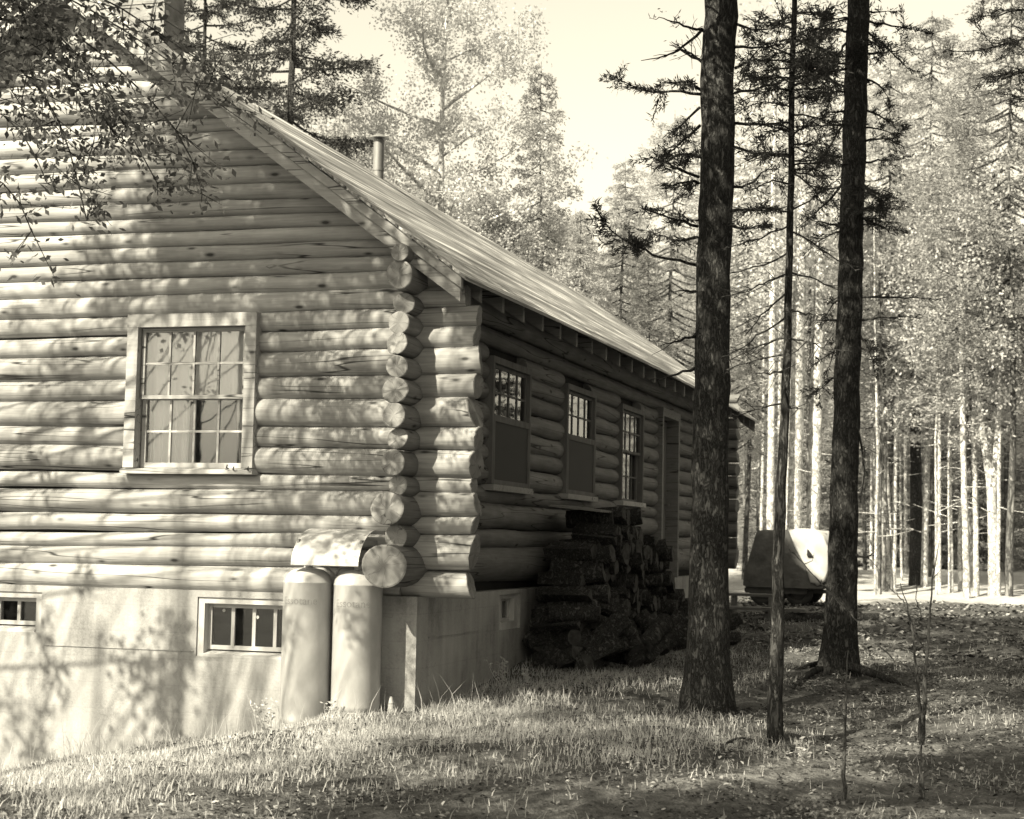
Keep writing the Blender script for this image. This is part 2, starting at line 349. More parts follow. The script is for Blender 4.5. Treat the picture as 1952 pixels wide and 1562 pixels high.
for i in range(len(seamsR)-1):
    zr = (seamsR[i]+seamsR[i+1])/2; zl = (seamsL[i]+seamsL[i+1])/2; r = (seamsR[i+1]-seamsR[i])/2*1.03
    top = seamsR[i+1]; xe = .44+.02*math.sin(i*2.1); xs_ = HX
    if top > 3.30:
        xe = min(xe, .377-(top-.13-3.23)/RS); xs_ = max(HX-.3, 2*APX-xe)
    if i <= 2: xe = -.16
    def zat(x): return zr+(zl-zr)*(-.8-x)/2.6
    cuts = []
    if seamsR[i+1] > W1[2]+.02 and seamsR[i] < W1[3]-.02: cuts = [W1[:2]]
    x = xs_
    for a, b_ in cuts: a_log(x, a, zat(x), zat(a), r); x = b_
    a_log(x, xe, zat(x), zat(xe), r, r1=r*(1.06 if i > 4 else 1))
a_log(-.24, .43, 1.262, 1.255, .148, .135); a_log(-.2, .405, 1.0, .995, .108, .14)
blogs = [(3.61, .075), (3.435, .115), (3.224, .085), (3.057, .09), (2.886, .092), (2.708, .09), (2.513, .10), (2.319, .10), (2.145, .088), (1.952, .105), (1.775, .078), (1.587, .128), (1.370, .095), (1.147, .172)]
ends = [-.34, -.30, -.20, -.29, -.31, -.31, -.33, -.34, -.28, -.33, -.25, -.38, -.24, -.43]
BW = [(1.84, 3.04), (4.46, 5.67), (7.02, 8.2)]; DOOR = (9.33, 10.42); YB = 13.55
for (z, r), e in zip(blogs, ends):
    cut = []
    if z+r > 1.86 and z-r < 3.02: cut = list(BW)
    if z-r < 3.12: cut = cut+[DOOR]
    y = e; first = True; xc = -.10+.5*max(0, .1-r)-(.02 if r > .12 else 0)
    for a, b_ in cut+[(YB, None)]:
        # right-hand side shows the shaded logs; the near stub end is the bright end grain
        b_log(y, a, z+.0, r*(1.0), xc, r1=r*(.96 if b_ is None and len(cut) == 0 else 1)); y = b_; first = False
    for yy in (13.2,):                                # crossing log ends of the far gable wall
        a_log(-.3, .42, z+.01, z+.01, r*.95, yy, 'shaded_side_log')
# backing walls, closed inside
bk = MB(); 
bk.box((HX, .12, .9), (-2.62, .16, 3.5)); bk.box((-1.47, .12, .9), (-.12, .16, 3.5)); bk.box((-2.62, .12, .9), (-1.47, .16, 1.86)); bk.box((-2.62, .12, 3.2), (-1.47, .16, 3.5))
V = [(HX, .12, 3.5), (-.12, .12, 3.5), (APX+.15, .12, 5.95), (APX-.15, .12, 5.95)]
bk.hexa([V[0], V[1], (V[1][0], .16, 3.5), (V[0][0], .16, 3.5), V[3], V[2], (V[2][0], .16, 5.95), (V[3][0], .16, 5.95)])
yy = .16
for a, b_ in BW+[DOOR]:
    bk.box((-.16, yy, .9), (-.12, a, 3.62)); 
    if (a, b_) != DOOR: bk.box((-.16, a, .9), (-.12, b_, 1.84))
    bk.box((-.16, a, 3.04), (-.12, b_, 3.62)); yy = b_
bk.box((-.16, yy, .9), (-.12, 13.5, 3.62)); bk.box((HX, 13.5, .9), (-.12, 13.54, 3.62)); bk.box((HX, .16, .9), (HX+.04, 13.5, 3.5)); bk.box((HX+.04, .16, .86), (-.16, 13.5, .90))
bk.build("inner_wall", M['dark'], cabin)
# far gable triangle
g = MB(); g.hexa([(HX, 13.3, 3.6), (-.1, 13.3, 3.6), (-.1, 13.4, 3.6), (HX, 13.4, 3.6), (-2.3, 13.3, 5.0), (-2.0, 13.3, 5.05), (-2.0, 13.4, 5.05), (-2.3, 13.4, 5.0)]); g.build("gable_boards", M['plank'], cabin)

# foundation with three window openings
BX = [(-3.95, -3.40, .50, .84), (-1.93, -.98, .36, .845)]
fm = MB(); x = HX; FT = .90
for (a, b_, z0, z1) in BX:
    fm.box((x, .02, -1.9), (a, .26, FT)); fm.box((a, .02, -1.9), (b_, .26, z0)); fm.box((a, .02, z1), (b_, .26, FT)); x = b_
fm.box((x, .02, -1.9), (0, .26, FT))
by = onx(952, 1150, 0.)[1]; by1 = onx(992, 1150, 0.)[1]; bz0 = onx(970, 1200, 0.)[2]; bz1 = .86
fm.box((-.24, .26, -.6), (0, by, FT)); fm.box((-.24, by, -.6), (0, by1, bz0)); fm.box((-.24, by, bz1), (0, by1, FT)); fm.box((-.24, by1, -.6), (0, 13.5, FT))
fm.box((HX, 13.3, -.6), (-.24, 13.5, FT)); fm.box((HX, .26, -1.9), (HX+.24, 13.3, FT))
# formwork ridge lines
fm.box((HX, .012, .395), (-3.97, .0195, .405)); fm.box((-3.36, .012, .395), (-1.95, .0195, .403)); fm.box((.0005, .3, .56), (.006, 1.6, .568))
fm.build("foundation", M['concrete'], cabin)

def pane_grid(parent, x0, x1, z0, z1, cols, rows, plane, axis='x', bar=.018, mat='white', stile=.045, glass=True, name='sash'):
    """one sash: frame with muntins as one mesh, the glass as its own piece; axis 'x': lies in XZ at y=plane, 'y': in YZ at x=plane"""
    sg = 1 if axis == 'x' else -1; b = MB()
    def bx(u0, u1, w0, w1, d0, d1):
        if axis == 'x': b.box((u0, plane+d0, w0), (u1, plane+d1, w1))
        else: b.box((plane-d0, u0, w0), (plane-d1, u1, w1))
    bx(x0, x0+stile, z0, z1, -.018, .018); bx(x1-stile, x1, z0, z1, -.018, .018)
    bx(x0+stile, x1-stile, z0, z0+stile, -.016, .016); bx(x0+stile, x1-stile, z1-stile, z1, -.016, .016)
    for c in range(1, cols):
        u = x0+stile+(x1-x0-2*stile)*c/cols; bx(u-bar/2, u+bar/2, z0+stile, z1-stile, -.012, .012)
    for r in range(1, rows):
        v = z0+stile+(z1-z0-2*stile)*r/rows; bx(x0+stile, x1-stile, v-bar/2, v+bar/2, -.010, .010)
    s = b.build(name, M[mat], parent)
    g = MB()
    if axis == 'x': g.box((x0+stile-.004, plane-.002, z0+stile-.004), (x1-stile+.004, plane+.002, z1-stile+.004))
    else: g.box((plane-.002, x0+stile-.004, z0+stile-.004), (plane+.002, x1-stile+.004, z1-stile+.004))
    g.build("glass", M['glass'], parent); return s
def cloth(x0, x1, z0, z1, y, folds, amp, seed, xb0=None, xb1=None):
    g = np.random.default_rng(seed); nu, nv = 70, 16; u = np.linspace(0, 1, nu); v = np.linspace(0, 1, nv)
    xb0 = x0 if xb0 is None else xb0; xb1 = x1 if xb1 is None else xb1
    U, Vv = np.meshgrid(u, v); top = x0+(x1-x0)*U; bot = xb0+(xb1-xb0)*U; X = bot+(top-bot)*Vv
    Y = y+amp*np.sin(U*folds*6.28+.6*np.sin(U*9+g.uniform(0, 6)))*(1.1-.4*Vv); Z = z0+(z1-z0)*Vv
    i = (np.arange(nv-1)[:, None]*nu+np.arange(nu-1)[None]).ravel()
    return mesh_np("curtain", np.stack([X, Y, Z], -1).reshape(-1, 3), np.stack([i, i+1, i+nu+1, i+nu], -1), mats=[M['curtain']], smooth=True)

# front window
fw = link("window", None, cabin); fw['label'] = "large many paned window with pale curtains in the front gable wall"
x0, x1, z0, z1 = -2.645, -1.45, 1.86, 3.205
c = MB(); c.box((x0, -.035, z0+.05), (x0+.10, .10, z1-.11)); c.box((x1-.10, -.035, z0+.05), (x1, .10, z1-.11)); c.box((x0, -.038, z1-.11), (x1, .10, z1)); 
c.build("casing", M['trim'], fw)
c = MB(); c.hexa([(x0-.015, -.055, z0), (x1+.01, -.055, z0), (x1+.01, .10, z0), (x0-.015, .10, z0), (x0-.015, -.055, z0+.035), (x1+.01, -.055, z0+.035), (x1+.01, .10, z0+.055), (x0-.015, .10, z0+.055)]); c.build("sill", M['trim'], fw)
zm = on(370, 757, 1, .03)[2]
pane_grid(fw, x0+.11, x1-.11, zm-.015, z1-.115, 4, 2, .045, mat='trim', stile=.032, name='upper_sash')
pane_grid(fw, x0+.11, x1-.11, z0+.055, zm+.02, 4, 2, .088, mat='trim', stile=.042, name='lower_sash')
link("curtain", cloth(-2.53, -2.12, z0+.05, z1-.15, .16, 5, .016, 3, -2.50, -2.14), fw); link("curtain", cloth(-1.74, -1.57, z0+.05, z1-.15, .16, 4, .016, 4, -1.66, -1.55), fw)
link("curtain", cloth(-2.53, -1.57, zm+.0, z1-.13, .13, 8, .010, 5), fw)
for hx, hz in ((-1.66, 1.905), (-1.60, 1.89), (-1.47, 1.89)):
    h = MB(); h.tube([(hx, -.04, hz), (hx, -.075, hz+.005), (hx+.012, -.085, hz+.03)], .006, 6); h.tube([(hx-.02, -.05, hz-.004), (hx+.02, -.05, hz-.02)], .005, 6); h.build("latch_hook", M['chassis'], fw)
# basement windows in front
spots = [[], [(427, 1164), (491, 1177), (484, 1210)]]
for k, (a, b_, z0, z1) in enumerate(BX):
    o = link("basement_window", None, cabin)
    if k: o['label'] = "low white basement window with dark panes beside the gas cylinders"
    c = MB(); t = .05; t2 = .06
    c.box((a, .035, z0), (a+t2, .2, z1)); c.box((b_-t2, .035, z0), (b_, .2, z1)); c.box((a+t2, .035, z1-t), (b_-t2, .2, z1)); c.hexa([(a+t2, .022, z0), (b_-t2, .022, z0), (b_-t2, .2, z0), (a+t2, .2, z0), (a+t2, .022, z0+.02), (b_-t2, .022, z0+.02), (b_-t2, .2, z0+.06), (a+t2, .2, z0+.06)])
    c.build("frame", M['white'], o)
    pane_grid(o, a+t2, b_-t2, z0+.055, z1-t, 4 if k else 2, 1, .12, stile=.035, bar=.03)
    for px, py in spots[k]:
        p = ony(px, py, .115); MB().tube([p+(0, .002, 0), p-(0, .001, 0)], .014, 12).build("pale_spot", M['white'], o)  # small pale discs on the dark panes
    boxobj("backing", (a, .24, z0), (b_, .25, z1), M['dark'], o)
o = link("basement_window", None, cabin); c = MB(); c.box((-.16, by, bz0), (-.03, by+.14, bz1)); c.box((-.16, by1-.1, bz0), (-.03, by1, bz1)); c.box((-.16, by+.14, bz0), (-.02, by1-.1, bz0+.07)); c.box((-.16, by+.14, bz1-.04), (-.03, by1-.1, bz1)); c.build("frame", M['white'], o)
pane_grid(o, by+.14, by1-.1, bz0+.07, bz1-.04, 2, 1, -.10, 'y', stile=.03); boxobj("backing", (-.23, by, bz0), (-.22, by1, bz1), M['dark'], o)
# side windows and door
for k, (a, b_) in enumerate(BW):
    o = link("window", None, cabin); a -= .05; b_ += .05
    z0, z1 = 1.82, 3.06; c = MB()
    c.box((-.12, a+.03, z0+.05), (.03, a+.08, z1-.09)); c.box((-.12, b_-.08, z0+.05), (.03, b_-.03, z1-.09)); c.box((-.12, a+.03, z1-.09), (.033, b_-.03, z1-.03)); c.build("casing", M['grey_trim'], o)
    boxobj("sill", (-.12, a, z0-.01), (.06, b_, z0+.045), M['trim'], o)
    zm = 2.47
    pane_grid(o, a+.08, b_-.08, zm-.01, z1-.095, 4, 2, -.02, 'y', mat='grey_trim', stile=.03, name='upper_sash')
    pane_grid(o, a+.08, b_-.08, z0+.05, zm+.015, 4, 2, -.06, 'y', mat='grey_trim', stile=.03, name='lower_sash')
    if k < 2:
        s = MB(); s.box((.012, a+.07, z0+.05), (.03, a+.115, zm+.03)); s.box((.012, b_-.115, z0+.05), (.03, b_-.07, zm+.03)); s.box((.012, a+.115, zm-.03), (.03, b_-.115, zm+.03)); s.box((.012, a+.115, z0+.05), (.03, b_-.115, z0+.09))
        so_ = s.build("insect_screen", M['grey_trim'], o); boxobj("mesh_panel", (.017, a+.1, z0+.08), (.021, b_-.1, zm-.02), M['screen'], o)
    o2 = link("curtain", None); bpy.data.objects.remove(o2)
    cu = cloth(a+.1, a+.45, z0+.05, z1-.1, .0, 4, .015, 30+k); co = link("curtain", cu, o, loc=(-.2, 0, 0), rot=(0, 0, math.pi/2))
d = link("door", None, cabin); a, b_ = DOOR; a -= .05; b_ += .05
c = MB(); c.box((-.2, a, .9), (.05, a+.09, 3.06)); c.box((-.2, b_-.09, .9), (.05, b_, 3.06)); c.box((-.2, a, 3.06), (.055, b_, 3.17)); c.build("door_frame", M['plank'], d)
c = MB(); c.box((-.16, a+.09, .92), (-.12, b_-.09, 3.05)); c.build("door_panel", M['grey_trim'], d)
h = MB(); h.tube([(-.12, b_-.17, 1.9), (-.06, b_-.17, 1.9), (-.06, b_-.25, 1.9)], .012, 8); h.build("handle", M['steel'], d)

# roof
def plane_slab(x0, x1, y0, y1, zoff0, zoff1, f, nseg=1):
    b = MB(); xx = np.linspace(x0, x1, nseg+1)
    for a, c_ in zip(xx[:-1], xx[1:]):
        b.hexa([(a, y0, f(a)+zoff0), (c_, y0, f(c_)+zoff0), (c_, y1, f(c_)+zoff0), (a, y1, f(a)+zoff0), (a, y0, f(a)+zoff1), (c_, y0, f(c_)+zoff1), (c_, y1, f(c_)+zoff1), (a, y1, f(a)+zoff1)])
    return b
RX = -2.08; EX = .43; YE = 15.2
def fr(x): return 3.23+(.377-x)*RS
g2 = np.random.default_rng(5)
# plank courses laid along the slope's length, each slightly proud of the next; gentle sag
def course(x0, x1, k):
    yv = np.concatenate([[-.27], np.linspace(.6, YE, 16)]); t = .022+.008*g2.random(); 
    V = []; 
    for y in yv:
        sag = -.0+.05*math.sin(math.pi*min(max(y/YE, 0), 1))*(1 if x1 > 0 else .4)+g2.normal(0, .0025)
        for (x, o_) in ((x0, 0), (x1, 0), (x1, t), (x0, t)): V.append((x, y, fr(x)+.205+sag+o_+(.003*k % .006)))
    n = len(yv); Q = []
    for i in range(n-1):
        for j in range(4): Q.append((i*4+j, i*4+(j+1) % 4, i*4+4+(j+1) % 4, i*4+4+j))
    Q += [(3, 2, 1, 0), (n*4-4, n*4-3, n*4-2, n*4-1)]
    return V, Q
rb = MB(); xx = np.linspace(EX, RX, 23)
for k in range(22):
    V, Q = course(xx[k+1], xx[k]+.012, k); V = [(x, y, z+(.009 if x < xx[k] else 0)) for x, y, z in V]; rb.add(V, Q)
rb.hexa([(HX-.5, .5, 3.35), (RX, .5, fr(RX)+.2), (RX, YE, fr(RX)+.2), (HX-.5, YE, 3.35), (HX-.5, .5, 3.4), (RX, .5, fr(RX)+.235), (RX, YE, fr(RX)+.235), (HX-.5, YE, 3.4)])
rb.build("roof", M['roof'], cabin)
# raised front gable strip above the ridge of the long roof
rf = MB(); b1 = plane_slab(APX, RX-.003, -.27, .42, .205, .235, fr, 3)
rf.v, rf.q, rf.sm, rf.mi, rf.n = b1.v, b1.q, b1.sm, b1.mi, b1.n
def fl(x): return fr(2*APX-x)
b2 = plane_slab(HX-.4, APX-.002, -.27, .42, .205, .235, fl, 3)
for v, q in zip(b2.v, b2.q): rf.add(v, q-0 if False else (q-q.min()))
rf.build("gable_roof", M['roof'], cabin)
def barge(x0, x1, f, zo0, zo1, y0, y1, name, cutv=True):
    b = plane_slab(x0, x1, y0, y1, zo0, zo1, f, 6); return b.build(name, M['trim'], cabin)
barge(APX+.002, .385, fr, .0, .108, -.225, -.19, "barge_board"); barge(APX+.002, .40, fr, .112, .203, -.25, -.2, "rake_trim")
barge(HX-.4, APX-.002, fl, .0, .108, -.225, -.19, "barge_board"); barge(HX-.4, APX-.002, fl, .112, .203, -.25, -.2, "rake_trim")
barge(RX, .385, fr, .0, .2, YE-.05, YE-.01, "barge_board")
yr = .35
for k in range(24):                                   # rafters with tapered tails
    b = MB(); y0, y1 = yr-.03, yr+.03
    b.hexa([(RX, y0, fr(RX)+.07), (.16, y0, fr(.16)+.04), (.16, y1, fr(.16)+.04), (RX, y1, fr(RX)+.07), (RX, y0, fr(RX)+.2), (.16, y0, fr(.16)+.2), (.16, y1, fr(.16)+.2), (RX, y1, fr(RX)+.2)])
    b.hexa([(.16, y0, fr(.16)+.04), (.37, y0, fr(.37)+.06), (.37, y1, fr(.37)+.06), (.16, y1, fr(.16)+.04), (.16, y0, fr(.16)+.2), (.37, y0, fr(.37)+.2), (.37, y1, fr(.37)+.2), (.16, y1, fr(.16)+.2)])
    b.build("rafter", M['plank'], cabin); yr += .625
boxobj("wall_plate", (-.18, .1, 3.52), (-.04, 13.5, 3.585), M['plank'], cabin)
# stove pipe and stone chimney
px, py, _ = 0, 0, 0
p0 = onx(721, 330, -2.0); b = MB(); b.tube([(p0[0], p0[1], p0[2]-.4), (p0[0], p0[1], p0[2]+.36)], .058, 16); b.tube([(p0[0], p0[1], p0[2]+.02), (p0[0], p0[1], p0[2]+.05)], .064, 16)
sp = b.build("stove_pipe", M['steel'], cabin)
b = MB(); b.tube([(p0[0], p0[1], p0[2]+.36), (p0[0], p0[1], p0[2]+.375)], .03, 8); b.tube([(p0[0], p0[1], p0[2]+.375), (p0[0], p0[1], p0[2]+.39), (p0[0], p0[1], p0[2]+.43)], [.11, .10, .01], 16); b.build("cap", M['steel'], sp)
q = ony(311, 90, 1.1); cx1 = q[0]; b = MB(); gg = np.random.default_rng(8); z = 3.4
while z < 7.0:                                        # coursed stone blocks
    h = gg.uniform(.12, .2); x = cx1-.62; 
    b.box((cx1-.62+gg.uniform(0, .015), 1.1+gg.uniform(0, .015), z), (cx1-gg.uniform(0, .012), 1.5, z+h-.012)); z += h
b.box((cx1-.60, 1.12, 3.4), (cx1-.02, 1.48, 7.0)); b.build("chimney", M['stone'], cabin)

# metal hood over the cylinders
b = MB(); nu = 14; hx0, hx1 = -.905, -.335; P = []
for k in range(nu):
    t = k/(nu-1); a_ = t*math.pi/2*.97; P.append((-.02-.40*math.sin(a_)**.9, 1.425-.30*(1-math.cos(a_))**.9))
V = []
for (y, z) in P: V += [(hx0, y, z), (hx1, y, z)]
for (y, z) in P: V += [(hx0, y*.985, z-.006), (hx1, y*.985, z-.006)]
Q = []
for k in range(nu-1): Q += [(2*k, 2*k+1, 2*k+3, 2*k+2), (2*nu+2*k, 2*nu+2*k+2, 2*nu+2*k+3, 2*nu+2*k+1), (2*k, 2*k+2, 2*nu+2*k+2, 2*nu+2*k), (2*k+1, 2*nu+2*k+1, 2*nu+2*k+3, 2*k+3)]
Q += [(2*nu-2, 2*nu-1, 4*nu-1, 4*nu-2)]
b.add(V, Q, smooth=False); b.build("cylinder_hood", M['hood'], cabin)
b = MB(); b.box((hx1-.025, -.33, 1.30), (hx1-.008, -.0, 1.34)); b.box((hx0+.008, -.33, 1.30), (hx0+.025, -.0, 1.34)); b.build("hood_bracket", M['tank_dark'], cabin)

# ------------------------------------------------------------------ gas cylinders
def revolve(prof, n=48):
    prof = np.array(prof); m = len(prof); th = np.arange(n)*2*math.pi/n
    V = np.stack([prof[:, 0][:, None]*np.cos(th), prof[:, 0][:, None]*np.sin(th), prof[:, 1][:, None]+0*th], -1).reshape(-1, 3)
    i = np.arange(m-1)[:, None]*n; j = np.arange(n)[None]; k = (j+1) % n
    return V, np.stack([i+j, i+k, i+n+k, i+n+j], -1).reshape(-1, 4)
def cylinder(xc, yc, label, turn, zt):
    z0 = float(gz(xc, yc))-.02; t = thing("gas_cylinder", label, "gas cylinder", (xc, yc, z0), group="gas cylinders against the front wall"); H = zt-z0; r = .192
    prof = [(0, .03), (r-.04, .03), (r-.008, .06), (r, .10), (r, H-.125), (r+.003, H-.12), (r+.003, H-.112), (r-.001, H-.107), (r-.006, H-.08), (r-.03, H-.045), (r-.07, H-.018), (.06, H-.002), (.04, H)]
    V, Q = revolve(prof); MB().add(V, Q, smooth=True).build("tank_body", M['tank'], t)
    V, Q = revolve([(r-.02, 0), (r-.012, 0), (r-.012, .07), (r-.02, .07)]); MB().add(V, Q, smooth=False).build("foot_ring", M['tank'], t)
    b = MB(); b.tube([(0, 0, H-.004), (0, 0, H+.035)], .035, 16); v = b.build("valve", M['tank'], t)
    b = MB(); b.tube([(0, 0, H+.035), (0, 0, H+.06)], .022, 10); b.tube([(0, 0, H+.05), (.0, .1, H+.05)], .008, 8); b.build("valve_stem", M['tank_dark'], v)
    # stencilled word wrapped round the body
    cu = bpy.data.curves.new("lettering", 'FONT'); cu.body = "Essotane"; cu.size = .085; cu.align_x = 'CENTER'; cu.extrude = 0; cu.resolution_u = 3
    to = bpy.data.objects.new("tmp", cu); COL.objects.link(to); bpy.context.view_layer.update()
    me = bpy.data.meshes.new_from_object(to.evaluated_get(bpy.context.evaluated_depsgraph_get())); bpy.data.objects.remove(to)
    me.name = "lettering"; me.materials.clear(); me.materials.append(M['letter'])
    for v_ in me.vertices:
        a_ = turn+v_.co.x/r*1.0; zz = H-.285+v_.co.y; v_.co = (math.sin(a_)*(r+.0015), -math.cos(a_)*(r+.0015), zz)
    link("lettering", me, t)
c1 = ony(584, 1200, -.225)[0]; c2 = ony(681, 1200, -.225)[0]
cylinder(c1, -.225, "pale gas cylinder next to the basement window, left of the pair", .05, 1.115)
cylinder(c2, -.225, "pale gas cylinder nearest the cabin corner, right of the pair", .12, 1.105)
b = MB(); b.tube(polyline([(c1, -.225, 1.15), ((c1+c2)/2-.05, -.2, 1.12), ((c1+c2)/2, -.17, 1.03), ((c1+c2)/2+.03, -.2, 1.12), (c2, -.225, 1.15)], 16), .009, 8); b.tube([((c1+c2)/2, -.17, 1.04), ((c1+c2)/2, .03, 1.0)], .011, 8)
tag(b.build("gas_hose", M['tank_dark']), "dark hose joining the two gas cylinders under the metal hood", "hose")
# pale stake in the grass at the corner
p = ony(745, 1350, -.12); b = MB(); b.tube([(p[0], p[1], -.1), (p[0], p[1], p[2]+.03), (p[0], p[1], p[2]+.09)], [.03, .03, .012], 10)
tag(b.build("stake", M['log']), "short pale wooden stake in the grass beside the right gas cylinder", "stake")

# ------------------------------------------------------------------ foliage helpers
def unit(v): return v/(np.linalg.norm(v, axis=-1, keepdims=True)+1e-9)
def sprays(P, D, L, W, g):
    """one diamond-shaped face per spray"""
    n = len(P); D = unit(D); A = unit(np.cross(D, g.normal(size=(n, 3)))); L = np.broadcast_to(L, n)[:, None]; W = np.broadcast_to(W, n)[:, None]
    V = np.stack([P, P+D*L*.5+A*W*.5, P+D*L, P+D*L*.5-A*W*.5], 1).reshape(-1, 3)
    return V, np.arange(n*4).reshape(-1, 4)
class Fol:
    def __init__(s): s.V = []; s.n = 0
    def add(s, P, D, L, W, g):
        if len(P): V, _ = sprays(P, D, L, W, g); s.V.append(V); s.n += len(P)
    def mesh(s, name, mat): return mesh_np(name, np.vstack(s.V), np.arange(s.n*4).reshape(-1, 4), mats=[mat])
def conifer(name, h, crad, base, seed, nb=95, dens=1.0, mat='needle_mid', bmat='mid_bark', r0=.12, L=.10, droop=.15, airy=.0, power=.8):
    g = np.random.default_rng(seed); tb = MB(); zz = np.linspace(-.3, h, 14)
    wv = np.stack([.04*np.sin(zz*.7+g.uniform(0, 6)), .04*np.sin(zz*.9+g.uniform(0, 6)), zz], 1)
    tb.tube(wv, r0*(1-.93*np.clip(zz/h, 0, 1)), 9, noise=.08, rng=g); f = Fol()
    for b in range(nb):
        u = (b+g.random())/nb; z = base*h+(h*(1-base)-.1)*u; prof = (1-u)**power*min(1, .55+u*3)
        ln = crad*prof*g.uniform(.6, 1.12)+.12; az = b*2.399+g.uniform(-.5, .5)
        if g.random() < airy: continue
        m = max(3, int(ln/.25)+2); s = np.linspace(0, 1, m); dirh = np.array([math.cos(az), math.sin(az), 0])
        c = np.array([np.interp(z, zz, wv[:, 0]), np.interp(z, zz, wv[:, 1]), z])
        P = c+dirh*(s*ln)[:, None]+np.array([0, 0, 1.])*(-(droop+.15*(1-u))*ln*np.sin(s*2.4)*.7+.12*ln*s**2)[:, None]
        tb.tube(P, np.linspace(.012+.008*ln, .003, m), 4, cap=False)
        nt = int((7+12*ln)*dens); ts = g.uniform(.12, 1, nt)**.8; bp = np.stack([np.interp(ts, s, P[:, k]) for k in range(3)], 1)
        side = np.cross(dirh, [0, 0, 1.]); sg = g.choice([-1, 1], nt); td = unit(dirh[None]*g.uniform(.3, 1, nt)[:, None]+side[None]*(sg*g.uniform(.4, 1.1, nt))[:, None]+np.array([0, 0, 1.])*g.normal(-.18, .16, nt)[:, None])
        tl = (.16+.34*ln*(1-ts*.6))*g.uniform(.5, 1.1, nt); k = 9
        q = g.random((nt, k)); pp = bp[:, None]+td[:, None]*(q*tl[:, None])[..., None]+np.array([0, 0, -.06])*(q**2)[..., None]; pp = pp+g.normal(0, .02, pp.shape)
        dd = td[:, None]+g.normal(0, .55, pp.shape); f.add(pp.reshape(-1, 3), dd.reshape(-1, 3), g.uniform(.6, 1.3, nt*k)*L, g.uniform(.22, .42, nt*k)*L, g)
    return tb.mesh("trunk", M[bmat]), f.mesh("crown", M[mat])
def broadleaf(name, h, crad, base, seed, nleaf=16000, mat='leaf_pale', bmat='pale_bark', r0=.11, L=.085, nl=26):
    g = np.random.default_rng(seed); tb = MB(); zz = np.linspace(-.3, h*.95, 14); lean = g.uniform(-.06, .06, 2)
    wv = np.stack([zz*lean[0]+.08*np.sin(zz*.6), zz*lean[1]+.08*np.sin(zz*.5+2), zz], 1); tb.tube(wv, r0*(1-.9*np.clip(zz/h, 0, 1)), 9, noise=.05, rng=g)
    ends = []; f = Fol()
    for b in range(nl):
        u = (b+.5)/nl; z = h*(base+(.93-base)*u); az = b*2.4+g.uniform(-.6, .6); ln = crad*(math.sin(math.pi*min(1, .22+u*.8)))*g.uniform(.55, 1.1)+.2
        c = np.array([np.interp(z, zz, wv[:, k]) for k in range(3)]); e = c+np.array([math.cos(az)*ln, math.sin(az)*ln, ln*g.uniform(.15, .7)]); mid = (c+e)/2+g.normal(0, .08*ln, 3); P = polyline([c, mid, e], 7)
        tb.tube(P, np.linspace(.012+.014*ln, .004, 7), 5, cap=False)
        for q in range(int(5+4*ln)):
            i = g.integers(2, 7); st = P[i]; d = unit(g.normal(size=3)+unit(e-c)*.7); e2 = st+d*g.uniform(.25, .8)*min(1, .4+ln*.4); tb.tube([st, (st+e2)/2+g.normal(0, .03, 3), e2], [.007, .005, .002], 4, cap=False); ends += [st+(e2-st)*t for t in (.5, .8, 1.0)]
    E_ = np.array(ends); k = max(4, nleaf//len(E_)); w_ = g.uniform(.3, 1.6, len(E_)); cnt = np.maximum(1, (w_*k).astype(int)); P = np.repeat(E_, cnt, 0); P = P+g.normal(0, .11, P.shape)
    D = g.normal(size=P.shape)+np.array([0, 0, -.4]); f.add(P, D, g.uniform(.6, 1.3, len(P))*L, g.uniform(.45, .8, len(P))*L, g)
    return tb.mesh("trunk", M[bmat]), f.mesh("crown", M[mat])
def put_tree(meshes, loc, sc=1.0, rz=0.0, name="tree", label="", cat="tree", group=None, sxy=None):
    o = thing(name, label, cat, tuple(loc), (0, 0, rz), group); o.scale = (sxy or sc, sxy or sc, sc)
    for me in meshes:
        c = bpy.data.objects.new(me.name.split('.')[0], me); COL.objects.link(c); c.parent = o
    return o
KIND = {
 'pine': conifer("pine", 13, 2.4, .30, 11, 105, 2.5, 'needle', 'fir_bark', .16, .085, .02, .12, .45),
 'spruce': conifer("spruce", 10, 2.2, .10, 12, 130, 1.7, 'needle_pale', 'mid_bark', .085, .075, .2, .0, .85),
 'spruce2': conifer("spruce", 10, 2.0, .16, 13, 120, 1.7, 'needle_mid', 'mid_bark', .085, .075, .22, .04, .8),
 'hemlock': conifer("hemlock", 11, 2.5, .30, 14, 125, 2.0, 'needle_pale', 'mid_bark', .07, .07, .25, .05, .6),
 'hemlock2': conifer("hemlock", 11, 2.3, .36, 15, 115, 2.0, 'needle_mid', 'mid_bark', .07, .07, .28, .05, .6),
 'dark': conifer("fir", 9, 1.9, .06, 16, 100, .9, 'needle', 'fir_bark', .11, .12, .22, .0, .8),
 'young': conifer('young_fir', 9, 2.0, .04, 17, 100, 1.2, 'needle_pale', 'mid_bark', .10, .12, .22, .0, .8),
 'birch': broadleaf("birch", 11, 2.4, .28, 21, 42000, L=.058),
 'birch2': broadleaf("birch", 10, 2.1, .35, 22, 30000, L=.058, nl=24),
 'maple': broadleaf("maple", 9, 2.6, .22, 23, 52000, L=.06, nl=30, bmat='mid_bark'),
}
HT = dict(young=9, pine=13, spruce=10, spruce2=10, hemlock=11, hemlock2=11, dark=9, birch=11, birch2=10, maple=9)
NM = dict(young='fir_tree', pine='pine_tree', spruce='spruce_tree', spruce2='spruce_tree', hemlock='hemlock_tree', hemlock2='hemlock_tree', dark='fir_tree', birch='birch_tree', birch2='birch_tree', maple='maple_tree')
tr = random.Random(4)
